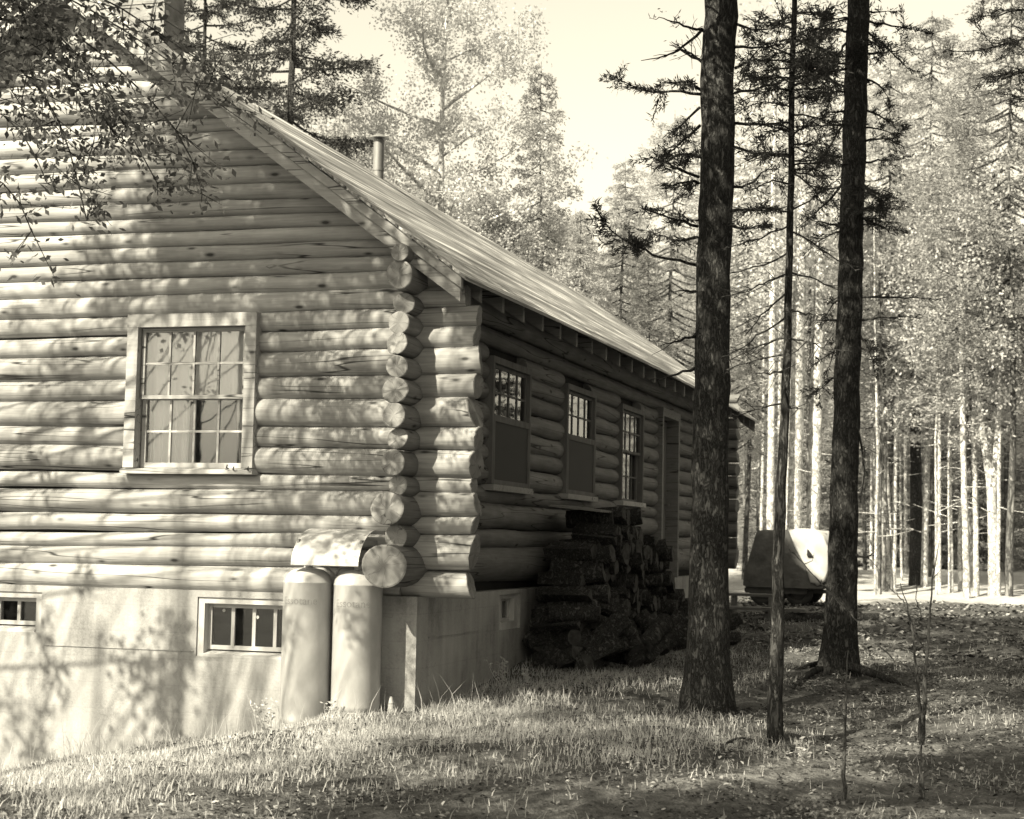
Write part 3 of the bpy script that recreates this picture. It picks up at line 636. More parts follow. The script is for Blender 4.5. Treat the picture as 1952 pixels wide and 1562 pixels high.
def by_tip(kind, px, py, Y, label, group=None, wide=1.0):
    tip = ony(px, py, Y); x = tip[0]; z0 = float(gz(x, Y)); s = (tip[2]-z0)/HT[kind]
    return put_tree(KIND[kind], (x, Y, z0), s, tr.uniform(0, 6.28), NM[kind], label, "tree", group, sxy=s*wide)
# individually recognisable trees behind the cabin
by_tip('pine', 566, -330, 17.5, "dark pine with a straight trunk behind the cabin ridge, left of the stove pipe", wide=.95)
by_tip('pine', 395, -150, 19, "dark pine half hidden by the gable peak and the hanging leafy branch", wide=.9)
by_tip('spruce', 1036, 118, 23, "pale pointed spruce whose tip stands alone against the sky in the middle", wide=.85)
by_tip('birch', 838, -110, 21, "tall airy birch with pale leaves rising right of the stove pipe", wide=1.05)
by_tip('maple', 470, 110, 24, "pale leafy tree directly above the cabin ridge between the two dark pines", wide=1.1)
by_tip('maple', 660, 190, 25, "pale leafy tree just left of the stove pipe", wide=1.1)
by_tip('maple', 905, 330, 22, "low pale leafy tree behind the middle of the cabin roof", wide=1.1)
by_tip('birch2', 760, 330, 23, "short birch with pale leaves right behind the stove pipe")
by_tip('spruce', 1190, 300, 27, "pale spruce below the open sky, left of the thick fir trunk")
by_tip('hemlock', 1285, 210, 30, "feathery hemlock showing between the open sky and the thick fir trunk", wide=1.1)
by_tip('spruce', 1110, 400, 21, "low pale spruce behind the far half of the cabin roof")
by_tip('spruce2', 1010, 440, 19.5, "small grey spruce just above the roof line below the pale pointed spruce")
by_tip('spruce2', 1240, 480, 24, "grey spruce behind the far roof edge, left of the thick fir trunk")
by_tip('hemlock', 1430, 270, 34, "pale hemlock seen between the thick fir trunk and the slim trunk")
by_tip('spruce2', 1560, 380, 45, "grey spruce behind the bright birch trunks")
by_tip('hemlock', 1700, 90, 33, "tall pale hemlock just right of the second dark fir trunk")
by_tip('hemlock2', 1775, 20, 38, "grey hemlock filling the space above the cluster of thin pale trunks")
by_tip('hemlock', 1850, 110, 31, "broad pale hemlock above the forked pale trunk", wide=1.1)
by_tip('hemlock2', 1925, -60, 29, "tall grey hemlock at the right edge of the wood")
by_tip('hemlock2', 1650, 420, 42, "low grey hemlock behind the second dark fir trunk")
# deeper rows of the wood
k = 0
for Y, step, kinds, tipy in ((48, 85, ('spruce', 'spruce2', 'hemlock'), 520), (60, 62, ('spruce2', 'hemlock', 'spruce'), 420), (80, 55, ('spruce2', 'hemlock2', 'spruce'), 480)):
    px = 250+tr.uniform(0, 30) if Y > 50 else 1330
    while px < 2150:
        kd = kinds[k % len(kinds)]; k += 1
        by_tip(kd, px, tipy+tr.uniform(-130, 130), Y+tr.uniform(-5, 5), "grey evergreen standing in the deep wood behind the clearing", "evergreens in the deep wood", wide=1.15); px += step*tr.uniform(.75, 1.25)
for px, py, Y in ((1655, 880, 47), (1690, 850, 52), (1740, 830, 50), (1790, 860, 49), (1845, 840, 53), (1440, 900, 45), (1590, 870, 48), (1905, 850, 47), (1420, 960, 38), (1668, 700, 50), (1705, 760, 45), (1752, 690, 52), (1790, 740, 46), (1825, 700, 54), (1872, 770, 45), (1915, 700, 50), (1590, 740, 52)):
    by_tip('young', px, py, Y, "small young fir standing between the pale trunks", "small understorey firs", wide=1.5)

# trunks drawn at their true place: (px, py, width px)
def trunk_pts(pts, Y, top=None):
    P, Rr = [], []
    for px, py, w_ in pts:
        p = ony(px, py, Y); d = proj(p)[2]; P.append(p); Rr.append(w_/2*d/F_PX)
    return np.array(P), np.array(Rr)
def stem(name, pts, Y, mat, label, ztop, group=None, noise=.04, crown=None, flare=0, sub=.18, cat="tree", n=22):
    P, Rr = trunk_pts(pts, Y); o_xy = P[0].copy(); zb = float(gz(P[0][0], Y))
    P = np.vstack([[P[0][0], Y, min(zb, P[0][2])-.25], P]); Rr = np.r_[Rr[0]*1.05, Rr]
    if ztop > P[-1][2]+.3:
        d = (P[-1]-P[1])/(P[-1][2]-P[1][2]); P = np.vstack([P, P[-1]+d*(ztop-P[-1][2])]); Rr = np.r_[Rr, max(.015, Rr[-1]*.35)]
    Ls = np.linalg.norm(P[-1]-P[0]); m = max(8, int(Ls/sub)); z = np.linspace(P[0][2], P[-1][2], m)
    Q = np.stack([np.interp(z, P[:, 2], P[:, 0]), np.interp(z, P[:, 2], P[:, 1]), z], 1); rr = np.interp(z, P[:, 2], Rr)
    g = np.random.default_rng(abs(hash(label)) % 9999 if False else len(label)*7+int(pts[0][0])); Q[1:-1, :2] += g.normal(0, .004+rr[1:-1, None]*.008, (m-2, 2))
    rr = rr*(1+flare*np.exp(-np.clip(z-zb, 0, 9)/.26)); base = np.array([o_xy[0], Y, zb])
    o = thing(name, label, cat, tuple(base), group=group); b = MB(); b.tube(Q-base, rr, n, noise=noise, rng=g); b.build("trunk", M[mat], o)
    return o, base, Q, rr, g
def bough(o, base, pts, Y, g, dens=1.0, r=.014, mat='needle', bmat='fir_bark', L=.05, dy=None, start=.12, tw=1.0, name='branch', fol=None, wood=None):
    dy = g.uniform(-.9, .5) if dy is None else dy; n = len(pts)
    P = np.array([ony(px, py, Y+dy*(i/(n-1))**1.0) for i, (px, py) in enumerate(pts)]); ln = np.linalg.norm(np.diff(P, axis=0), axis=1).sum(); m = max(6, int(ln/.07)); Q = polyline(P, m); Q[1:-1] += g.normal(0, .006, (m-2, 3))
    b = wood; b.tube(Q-base, np.linspace(r, .003, m), 6)
    nt = int(ln*11*tw)+2; s = g.uniform(start, 1, nt); bp = np.stack([np.interp(s, np.linspace(0, 1, m), Q[:, k]) for k in range(3)], 1); ax = unit(Q[-1]-Q[0])
    td = unit(ax[None]*g.uniform(.2, 1, nt)[:, None]+g.normal(0, .6, (nt, 3))*[1, 1, .55]+[0, 0, -.05]); tl = g.uniform(.08, .30, nt)*(1.15-s*.5)
    for i in range(nt):
        if g.random() < .75: e = bp[i]+td[i]*tl[i]; b.tube([bp[i]-base, (bp[i]+e)/2-base+g.normal(0, .008, 3), e-base], [.0035, .0028, .0015], 4, cap=False)
    if dens > 0:
        kk = int(32*dens); q = g.random((nt, kk)); pp = bp[:, None]+td[:, None]*(q*tl[:, None]*1.15)[..., None]+g.normal(0, .010, (nt, kk, 3)); dd = td[:, None]*.7+g.normal(0, .6, pp.shape)
        fol.add(pp.reshape(-1, 3)-base, dd.reshape(-1, 3), g.uniform(.6, 1.25, nt*kk)*L, g.uniform(.12, .22, nt*kk)*L, g)
def boughs(o, base, lst, Y, g, mat='needle', **kw):
    for dens, pts, *ex in lst:
        wood, fol = MB(), Fol(); bough(o, base, pts, Y, g, dens, wood=wood, fol=fol, **kw, **(ex[0] if ex else {}))
        br = wood.build("branch", M['fir_bark'], o)
        if fol.n: link("needles", fol.mesh("needles", M[mat]), br)
def topcrown(o, base, Q, h0, n, rad, g, mat='needle', L=.12):
    """crown above the frame"""
    wood, fol = MB(), Fol()
    for b in range(n):
        z = h0+(Q[-1][2]-h0)*((b+g.random())/n); c = np.array([np.interp(z, Q[:, 2], Q[:, k]) for k in range(3)]); u = (z-h0)/(Q[-1][2]-h0)
        ln = rad*(1-u*.8)*g.uniform(.6, 1.1); az = b*2.4+g.uniform(-.5, .5); e = c+np.array([math.cos(az)*ln, math.sin(az)*ln, -.1*ln]); P = polyline([c, (c+e)/2+[0, 0, .05*ln], e], 7)
        if any(32-25 < proj(p)[1] and 0 < proj(p)[2] and -40 < proj(p)[0] < 1990 for p in P): continue
        wood.tube(P-base, np.linspace(.02, .004, 7), 5, cap=False); nt = int(16*ln); s = g.uniform(.2, 1, nt); bp = np.stack([np.interp(s, np.linspace(0, 1, 7), P[:, k]) for k in range(3)], 1)
        td = unit(unit(e-c)[None]*g.uniform(.2, 1, nt)[:, None]+g.normal(0, .6, (nt, 3))*[1, 1, .4]); tl = g.uniform(.15, .5, nt); kk = 14; q = g.random((nt, kk))
        pp = bp[:, None]+td[:, None]*(q*tl[:, None])[..., None]+g.normal(0, .02, (nt, kk, 3)); dd = td[:, None]+g.normal(0, .6, pp.shape); fol.add(pp.reshape(-1, 3)-base, dd.reshape(-1, 3), g.uniform(.6, 1.25, nt*kk)*L, L*.35, g)
    if fol.n: cr = wood.build("crown_branches", M['fir_bark'], o); link("crown", fol.mesh("crown", M[mat]), o)

o, base, Q, rr, g = stem("fir_tree", [(1348, 1345, 88), (1350, 1250, 80), (1353, 1000, 70), (1357, 700, 66), (1361, 500, 65), (1366, 300, 64), (1372, 32, 62)], 1.13, 'fir_bark', "thick dark fir trunk standing in front of the far end of the cabin", 15, flare=.34, n=32, noise=.035)
FIR1 = [(.15, [(1342, 60), (1300, 48), (1256, 33)]), (0, [(1342, 120), (1312, 96), (1276, 86)]), (0, [(1340, 55), (1318, 78), (1296, 96), (1262, 110), (1222, 116)]), (.1, [(1340, 120), (1305, 98), (1280, 80)]),
 (1.6, [(1336, 180), (1280, 172), (1240, 180), (1205, 162), (1176, 150)], dict(dy=-.3)), (1.6, [(1336, 172), (1300, 150), (1262, 158)]), (1.2, [(1334, 205), (1306, 232), (1276, 262)]), (1.4, [(1334, 240), (1300, 270), (1262, 300)]), (1.5, [(1333, 338), (1288, 322), (1236, 296)]), (1.4, [(1332, 350), (1300, 345), (1270, 360)]), (1.3, [(1332, 300), (1300, 290), (1250, 320)]),
 (1.3, [(1330, 432), (1290, 420), (1220, 396)], dict(dy=-.5)), (1.2, [(1330, 452), (1280, 462), (1236, 440)]), (1.7, [(1328, 506), (1262, 492), (1205, 468), (1160, 438), (1140, 405)], dict(start=.42, tw=1.5, dy=-.6)), (0, [(1326, 556), (1306, 552), (1286, 556)]), (0, [(1328, 640), (1290, 652), (1258, 660)]), (0, [(1324, 702), (1280, 718), (1240, 725)]),
 (.2, [(1402, 130), (1428, 118), (1450, 90)]), (.1, [(1402, 235), (1470, 240), (1508, 252)]), (.9, [(1400, 178), (1450, 168), (1505, 150)]), (1.1, [(1400, 90), (1460, 92), (1510, 80)]), (.3, [(1396, 356), (1436, 356), (1446, 325), (1480, 322)]), (1.2, [(1394, 402), (1444, 396), (1492, 408)]), (1.2, [(1394, 430), (1420, 440), (1450, 430)]), (.9, [(1400, 45), (1440, 60), (1490, 50)]), (.5, [(1398, 280), (1440, 290), (1480, 310)])]
boughs(o, base, FIR1, 1.13, g, L=.06); topcrown(o, base, Q, 6.2, 46, 2.4, g)
o, base, Q, rr, g = stem("fir_tree", [(1599, 1285, 66), (1602, 1200, 60), (1606, 1050, 54), (1613, 800, 50), (1621, 500, 46), (1629, 250, 44), (1636, 32, 42)], 4.5, 'fir_bark', "second dark fir trunk with spreading roots, to the right of the slim trunk", 17, flare=.35, n=28, noise=.04)
FIR2 = [(1.6, [(1614, 82), (1585, 120), (1550, 150), (1500, 172)]), (1.5, [(1616, 60), (1580, 55), (1540, 60)]), (1.6, [(1614, 130), (1580, 140), (1540, 120)]), (.8, [(1612, 225), (1584, 276), (1552, 326)]), (1.3, [(1608, 355), (1570, 362), (1536, 350)]), (.8, [(1606, 350), (1570, 395), (1518, 436)]), (1.5, [(1606, 430), (1576, 428), (1545, 420)]), (1.3, [(1604, 300), (1580, 300), (1555, 280)]),
 (1.6, [(1652, 152), (1676, 160), (1696, 190)]), (1.3, [(1652, 60), (1690, 90), (1735, 135)]), (1.5, [(1655, 40), (1700, 50), (1760, 60)]), (.5, [(1650, 104), (1690, 102), (1726, 92)]), (1.3, [(1650, 210), (1680, 220), (1700, 240)]), (1.5, [(1648, 270), (1680, 262), (1712, 272)]), (1.0, [(1646, 310), (1680, 306), (1712, 305)]), (1.7, [(1645, 400), (1676, 394), (1706, 402)]), (1.6, [(1643, 415), (1670, 430), (1700, 440)]), (1.5, [(1643, 350), (1670, 375), (1690, 390)]),
 (.1, [(1640, 566), (1700, 566), (1790, 570)]), (.1, [(1638, 610), (1690, 606), (1760, 604)]), (.1, [(1600, 612), (1575, 610), (1550, 612)]), (1.5, [(1612, 640), (1592, 660), (1580, 700)]), (1.5, [(1610, 690), (1590, 720), (1560, 745)]), (1.2, [(1612, 560), (1592, 575), (1576, 600)]), (1.3, [(1640, 640), (1655, 660), (1665, 690)]), (0, [(1636, 820), (1650, 900), (1640, 960)]), (0, [(1630, 1055), (1650, 1068), (1668, 1052)], dict(tw=.5))]
for k in range(15):
    y0 = g.uniform(20, 460); sd_ = g.choice([-1, -1, 1]); ln = g.uniform(40, 95); x0 = 1634-(y0-32)*.026
    FIR2.append((g.uniform(.7, 1.5), [(x0, y0), (x0+sd_*ln*.5, y0+g.uniform(-8, 10)), (x0+sd_*ln, y0+g.uniform(-6, 26))]))
boughs(o, base, FIR2, 4.5, g, L=.06); topcrown(o, base, Q, 7.6, 46, 2.6, g)
for pts in ([(1590, 1280), (1560, 1286), (1530, 1298), (1512, 1312)], [(1625, 1290), (1680, 1298), (1740, 1312)], [(1585, 1282), (1545, 1275), (1505, 1282)]):
    P = np.array([hit(a, b_) for a, b_ in pts]); P[0, :2] = base[:2]+(P[0, :2]-base[:2])*.4; P[:, 2] += np.linspace(.10, -.012, len(P)); MB().tube(polyline(P, 9)-base, np.linspace(.05, .012, 9), 8, noise=.1, rng=g).build("root", M['fir_bark'], o)
o, base, Q, rr, g = stem("spruce_tree", [(1477, 1400, 30), (1479, 1300, 27), (1487, 1000, 21), (1500, 700, 16), (1504, 500, 14), (1508, 300, 12), (1513, 32, 10)], -.55, 'slim_bark', "slim young spruce with thin bare branches between the two thick firs", 8.5, flare=.1, n=16, noise=.05)
SLIM = [(0, [(1503, 482), (1440, 512), (1388, 522)]), (0, [(1500, 523), (1450, 542), (1400, 568)]), (0, [(1498, 605), (1450, 638), (1400, 672), (1380, 680)]), (.05, [(1496, 645), (1440, 660), (1385, 690)]), (.05, [(1494, 676), (1440, 688), (1384, 706)]), (0, [(1492, 710), (1440, 712)]), (0, [(1490, 770), (1440, 776), (1398, 802)]), (0, [(1498, 560), (1460, 590), (1420, 640)]),
 (0, [(1508, 520), (1550, 530), (1592, 548)]), (0, [(1506, 592), (1535, 598), (1560, 603)]), (0, [(1504, 646), (1550, 655), (1580, 670)]), (.1, [(1510, 442), (1560, 470), (1600, 505), (1650, 512)]), (0, [(1494, 775), (1530, 780)]), (.3, [(1510, 400), (1550, 380), (1585, 350)]), (.1, [(1506, 260), (1540, 240), (1560, 225)]),
 (.3, [(1505, 430), (1455, 450), (1395, 470)]), (.3, [(1505, 405), (1460, 396), (1410, 402)]), (.8, [(1508, 350), (1470, 345), (1430, 362)]), (1.0, [(1508, 300), (1470, 290), (1430, 300)]), (1.2, [(1510, 250), (1470, 230), (1420, 240)]), (1.4, [(1511, 205), (1470, 190), (1420, 205)]), (1.5, [(1512, 165), (1550, 150), (1600, 130)]), (1.6, [(1512, 150), (1480, 145), (1440, 150)]), (1.6, [(1512, 110), (1480, 95), (1430, 70)]), (1.6, [(1513, 90), (1550, 70), (1590, 60)]), (1.4, [(1513, 60), (1490, 40), (1450, 32)]), (1.1, [(1510, 280), (1545, 290), (1575, 300)]), (1.2, [(1511, 220), (1550, 220), (1590, 240)]), (.9, [(1509, 330), (1540, 345), (1570, 390)]), (1.3, [(1512, 130), (1545, 120), (1575, 95)])]
for k in range(26):                                   # the dense upper boughs
    y0 = g.uniform(20, 330); sd_ = g.choice([-1, 1]); ln = g.uniform(45, 105); x0 = 1512-(y0-32)*.012
    SLIM.append((g.uniform(.7, 1.6)*(1 if y0 < 220 else .6), [(x0, y0), (x0+sd_*ln*.5, y0-g.uniform(-6, 12)), (x0+sd_*ln, y0+g.uniform(-6, 22))]))
boughs(o, base, SLIM, -.55, g, r=.008, L=.05)

def pale(pts, Y, label, ztop=14, mat='pale_bark', name="birch_tree", crown=True, group=None):
    o, base, Q, rr, g = stem(name, pts, Y, mat, label, ztop, group=group, n=14, noise=.05, sub=.3); 
    wood, fol = MB(), Fol()
    for b in range(7):                                # few bare side twigs
        wood = MB(); z = g.uniform(1.5, ztop*.6); c = np.array([np.interp(z, Q[:, 2], Q[:, k]) for k in range(3)]); az = g.uniform(0, 6.28); e = c+[math.cos(az)*.9, math.sin(az)*.9, g.uniform(-.2, .4)]; wood.tube(polyline([c, (c+e)/2+g.normal(0, .06, 3), e], 6)-base, np.linspace(.014, .004, 6), 4, cap=False); wood.build("branch", M[mat], o)
    if crown:
        P = []
        for b in range(60): z = g.uniform(ztop*.55, ztop); P.append(np.array([np.interp(z, Q[:, 2], Q[:, k]) for k in range(3)])+g.normal(0, .8, 3))
        P = np.repeat(np.array(P), 60, 0); P = P+g.normal(0, .25, P.shape); fol.add(P-base, g.normal(size=P.shape), .1, .06, g); link("crown", fol.mesh("crown", M['leaf_pale']), o)
    return o
pale([(1464, 1090, 16), (1468, 1000, 15), (1472, 700, 13), (1474, 400, 11)], 27, "left of the three bright white trunks rising behind the canvas covered trailer")
pale([(1507, 1095, 34), (1513, 950, 32), (1520, 700, 28), (1525, 500, 24), (1531, 300, 19)], 28, "middle and thickest of the three bright trunks behind the covered trailer")
pale([(1543, 1095, 27), (1550, 990, 25), (1558, 700, 24), (1565, 500, 22), (1569, 300, 19)], 28.5, "right one of the three bright trunks behind the trailer, next to the second fir")
pale([(1482, 1080, 8), (1486, 800, 7), (1489, 500, 6)], 30, "very thin pale trunk just right of the left bright trunk")
pale([(1542, 1085, 9), (1541, 800, 9), (1543, 600, 8)], 32, "thin shaded grey trunk between the two thick bright trunks", mat='mid_bark')
pale([(1694, 1106, 16), (1684, 1000, 13), (1672, 850, 11), (1667, 700, 10), (1661, 500, 8)], 31, "left stem of the fan of three thin pale trunks", 9)
pale([(1699, 1106, 11), (1694, 950, 7), (1686, 800, 6), (1681, 690, 5)], 31.2, "middle stem of the fan of three thin pale trunks", 7, crown=False)
pale([(1702, 1106, 12), (1706, 950, 9), (1709, 800, 7), (1715, 700, 6)], 31.1, "right stem of the fan of three thin pale trunks", 7, crown=False)
pale([(1745, 1105, 26), (1747, 1000, 24), (1745, 850, 20), (1742, 600, 14)], 33, "broad dark trunk in the shade right of the fan of pale trunks", 11, 'fir_bark', "fir_tree")
pale([(1762, 1098, 14), (1764, 1000, 12), (1768, 850, 12), (1770, 700, 10)], 32.5, "pale trunk touching the broad dark trunk on its right side", 10)
pale([(1813, 1112, 10), (1811, 1000, 9), (1810, 850, 7), (1812, 700, 6)], 30.5, "thin straight pale trunk left of the forked tree cluster", 9)
pale([(1843, 1128, 14), (1840, 1000, 12), (1836, 850, 11), (1833, 650, 10)], 29, "pale trunk with its base lowest on the bank, left of the forked trunk", 10)
pale([(1830, 1095, 8), (1829, 1000, 7), (1838, 900, 7)], 31, "thin pale trunk partly behind the pale trunk lowest on the bank", 7, crown=False)
pale([(1861, 1120, 12), (1860, 1000, 10), (1857, 850, 10), (1858, 700, 9)], 30, "pale trunk immediately left of the forked trunk", 10)
o = pale([(1895, 1100, 24), (1893, 1000, 20), (1890, 940, 16), (1872, 820, 12), (1862, 680, 11)], 29.5, "forked pale trunk splitting into two stems near the right edge", 10)
P, Rr = trunk_pts([(1892, 960, 14), (1900, 850, 12), (1911, 700, 10), (1915, 600, 9)], 29.5); MB().tube(polyline(P, 12)-np.array(o.location), np.linspace(Rr[0], Rr[-1], 12), 10).build("fork", M['pale_bark'], o)
for px, py, Y, w_ in ((1420, 1060, 40, 7), (1450, 1060, 42, 6), (1600, 1075, 46, 9), (1650, 1080, 50, 9), (1735, 1080, 52, 8), (1790, 1082, 52, 9), (1873, 1080, 50, 10), (1912, 1080, 48, 12), (1660, 1085, 44, 6))+tuple((tr.uniform(1640, 1940), 1092, tr.uniform(29, 40), tr.uniform(4, 8)) for _ in range(24))+tuple((tr.uniform(1400, 1470), 1085, tr.uniform(40, 58), tr.uniform(4, 7)) for _ in range(4)):
    pale([(px, py, w_), (px+tr.uniform(-6, 6), 850, w_*.85), (px+tr.uniform(-6, 8), 600, w_*.7)], Y, "slender grey trunk far back under the hemlock foliage", 10, tr.choice(['mid_bark', 'pale_bark', 'pale_bark']), crown=False, group="slender trunks far back in the wood")

# the wood beside and behind the photographer
for k in range(60):
    while True:
        X, Y = (tr.uniform(8.5, 24), tr.uniform(-16, 34)) if k < 38 else ((tr.uniform(-34, -14), tr.uniform(-8, 30)) if k < 46 else (tr.uniform(-20, 24), tr.uniform(-48, -34)))
        p = proj((X, Y, 2)); 
        if not (p[2] > 0 and -200 < p[0] < 2300): break
    kd = ('dark', 'hemlock2', 'spruce2')[k % 3]; put_tree(KIND[kd], (X, Y, float(gz(X, Y))), tr.uniform(1.2, 1.7), tr.uniform(0, 6), NM[kd], "evergreen of the surrounding wood, outside the picture", "tree", "evergreens beside and behind the photographer")

# saplings in the right foreground
def sapling(label, px, py, stems, Y, r):
    p0 = np.array(ony(px, py, Y)); base = np.array([p0[0], Y, float(gz(p0[0], Y))]); o = thing("sapling", label, "sapling", tuple(base), group=None); g = np.random.default_rng(int(px))
    for k, (pts, r0, dy) in enumerate(stems):
        P = np.array([ony(a, b_, Y+dy*i/(len(pts)-1)) for i, (a, b_) in enumerate(pts)])
        if k == 0: P[0] = [P[0][0], Y, base[2]-.05]
        m = 16; Qp = polyline(P, m); Qp[1:-1] += g.normal(0, .0035, (m-2, 3)); MB().tube(Qp-base, np.linspace(r0, .002, m), 8, noise=.08, rng=g).build("stem" if r0 > .006 else "twig", M['mid_bark'], o)
        if k and r0 > .004:
            for q in g.integers(3, 14, 4): e = Qp[q]+g.normal(0, .05, 3)+[0, 0, .05]; MB().tube([Qp[q]-base, (Qp[q]+e)/2+g.normal(0, .008, 3)-base, e-base], [.0028, .002, .001], 5).build('twig', M['mid_bark'], o)
sapling("forked bare sapling rising from the bottom edge near the right side", 1757, 1560,
 [([(1757, 1570), (1756, 1450), (1758, 1400)], .021, 0), ([(1757, 1420), (1751, 1330), (1742, 1230), (1727, 1150), (1716, 1112)], .013, .1), ([(1758, 1420), (1765, 1290), (1772, 1190), (1779, 1090), (1791, 1030)], .013, -.1), ([(1766, 1260), (1755, 1220), (1742, 1190), (1722, 1150)], .004, .2),
  ([(1742, 1285), (1710, 1262), (1660, 1215), (1620, 1170), (1575, 1118)], .005, .3), ([(1727, 1150), (1700, 1125), (1685, 1105)], .0035, 0), ([(1620, 1170), (1590, 1140), (1500, 1040)], .0045, .1), ([(1757, 1180), (1745, 1130), (1752, 1090)], .003, 0)], -3.0, .01)
sapling("single thin sapling standing at the bottom edge below the second fir", 1611, 1560, [([(1611, 1570), (1609, 1450), (1611, 1360), (1617, 1240)], .014, 0)], -3.2, .01)

# leafy branch hanging in from the upper left (its tree stands outside the frame)
g = np.random.default_rng(77); OY = -3.2
oak_base = np.array([-6.2, -3.6, float(gz(-6.2, -3.6))]); oak = thing("oak_tree", "oak whose dark leafy branches hang in from the upper left in front of the gable", "tree", tuple(oak_base))
zz = np.linspace(-.2, 9, 16); MB().tube(np.stack([.1*np.sin(zz*.5), .1*np.sin(zz*.4+1), zz], 1), np.linspace(.16, .05, 16), 14, noise=.05, rng=g).build("trunk", M['mid_bark'], oak)
OAK = [[(-120, -60), (150, 60), (330, 230), (400, 330), (385, 370)], [(-120, -120), (180, 20), (300, 100), (400, 170), (420, 200)], [(-120, 60), (60, 130), (130, 250), (150, 360), (165, 420)], [(-120, 180), (20, 210), (70, 290), (90, 350)], [(-80, -40), (100, 40), (230, 220), (290, 330), (300, 350)], [(0, -80), (220, 0), (350, 100), (470, 170)], [(-120, 0), (40, 40), (110, 100), (150, 190), (250, 280)], [(-120, 300), (0, 330), (50, 380), (60, 440)], [(120, 60), (200, 150), (250, 260), (370, 310)], [(-60, -90), (60, 20), (60, 120), (40, 200)], [(60, 30), (180, 130), (200, 240), (160, 330)]]
for pts in OAK:
    dy = g.uniform(-.9, .9); P = np.array([ony(a, b_, OY+dy) for a, b_ in pts]); P = np.vstack([oak_base+[0, 0, P[0][2]-oak_base[2]-.3], P]); m = 26; Qp = polyline(P, m)
    wood, fol = MB(), Fol(); wood.tube(Qp-oak_base, np.linspace(.016, .004, m), 6)
    vis = [i for i in range(m) if proj(Qp[i])[0] > -60]
    for i in np.repeat(vis, 5):
        if g.random() < .3: continue
        e = Qp[i]+g.normal(0, .14, 3)+[.05, 0, -.05]; wood.tube([Qp[i]-oak_base, (Qp[i]+e)/2-oak_base, e-oak_base], [.004, .003, .0015], 4, cap=False)
        k = int(g.integers(6, 26)); pp = e+g.normal(0, .055, (k, 3))+(Qp[i]-e)*g.random((k, 1))*.8; fol.add(pp-oak_base, g.normal(size=(k, 3))+[.5, 0, -.5], g.uniform(.04, .075, k), g.uniform(.018, .036, k), g)
    br = wood.build("branch", M['slim_bark'], oak); link("leaves", fol.mesh("leaves", M['leaf_dark']), br)
# dark bough in the upper right corner
hb = thing("hemlock_tree", "dark hemlock bough reaching in at the upper right corner", "tree", (6.6, 1.0, float(gz(6.6, 1.0)))); hbb = np.array(hb.location)
zz = np.linspace(-.2, 12, 16); MB().tube(np.stack([0*zz, 0*zz, zz], 1), np.linspace(.14, .03, 16), 12).build("trunk", M['fir_bark'], hb)
boughs(hb, hbb, [(1.7, [(2100, 30), (1990, 60), (1900, 90), (1850, 100), (1800, 95)], dict(tw=1.3)), (1.7, [(2100, -40), (1980, 10), (1900, 30), (1840, 38)]), (1.8, [(2100, 100), (2000, 130), (1930, 140), (1880, 150)], dict(tw=1.2)), (1.5, [(2100, 150), (1990, 180), (1925, 190)])], 1.2, g)

# ------------------------------------------------------------------ unseen trees added behind the camera, leaf clumps placed where shade should fall
g = np.random.default_rng(99)
SH = [dict(p=(-6.05, -9.0), r=.085), dict(p=(-7.75, -11.), r=.06), dict(p=(-9.3, -8.0), r=.09), dict(p=(-4.4, -14.5), r=.13), dict(p=(-1.2, -17.), r=.14), dict(p=(2.6, -18.), r=.13), dict(p=(7.5, -15.), r=.15), dict(p=(-3.0, -20.), r=.12), dict(p=(-11., -12.), r=.12), dict(p=(8.2, -6.), r=.13), dict(p=(9.0, 3.0), r=.14)]
for s in SH: s['c'] = []
LIT = []
def seg(x0, y0, x1, y1, t): LIT.append((np.array([x0, y0], float), np.array([x1, y1], float), t))
for a in ((-200, 1660, 420, 1480, 130), (40, 1520, 560, 1400, 62), (560, 1395, 1000, 1285, 52), (1000, 1275, 1260, 1262, 18), (1400, 1245, 1590, 1245, 26), (1640, 1135, 1990, 1135, 45), (1640, 1238, 1720, 1265, 12), (1280, 1495, 1640, 1458, 15), (1640, 1440, 1920, 1365, 28), (560, 1490, 1000, 1440, 9), (1700, 1340, 1900, 1330, 8),
          (1290, 1200, 1300, 1290, 20)): seg(*a)
def lit(px, py):
    q = np.array([px, py])
    for a, b_, t in LIT:
        ab = b_-a; u = np.clip(((q-a)@ab)/(ab@ab+1e-9), 0, 1)
        if np.linalg.norm(q-(a+ab*u)) < t: return True
    return False
def inframe(p, m=60):
    x, y, z = proj(p); return z > 0 and -m < x < 1952+m and -m < y < 1562+m
def shade(P, r, n, tmin, tmax, leaf=.1):
    t = g.uniform(tmin, tmax)
    for _ in range(30):
        c = np.asarray(P)+S*t
        if not inframe(c, 260): break
        t += .8
    if inframe(c, 260): return
    best = min(SH, key=lambda s: math.hypot(s['p'][0]-c[0], s['p'][1]-c[1])+.3*len(s['c'])/10); best['c'].append((c, r, n, leaf, len(best['c']) % 3 == 0))
def wallpatch(x0, y0, x1, y1, N, r=.2, n=46, keep=None):
    n = int(n*1.5)
    for _ in range(N):
        px, py = g.uniform(x0, x1), g.uniform(y0, y1)
        if keep and not keep(px, py): continue
        shade(ony(px, py, 0), r*g.uniform(.6, 1.3), n, 4.5, 7.5, .07)
wallpatch(300, 180, 760, 560, 125, .20, 64, lambda x, y: y < 560 and y > 130+.74*(x-330) and x > 250)
wallpatch(20, 470, 250, 900, 9, .20, 44)
wallpatch(250, 400, 740, 600, 12, .18, 44); wallpatch(250, 560, 480, 620, 2, .12, 30); wallpatch(490, 600, 740, 790, 6, .15, 34)
wallpatch(30, 900, 740, 1130, 9, .12, 30); wallpatch(30, 1140, 360, 1460, 15, .16, 40); wallpatch(540, 1100, 700, 1330, 2, .10, 20)
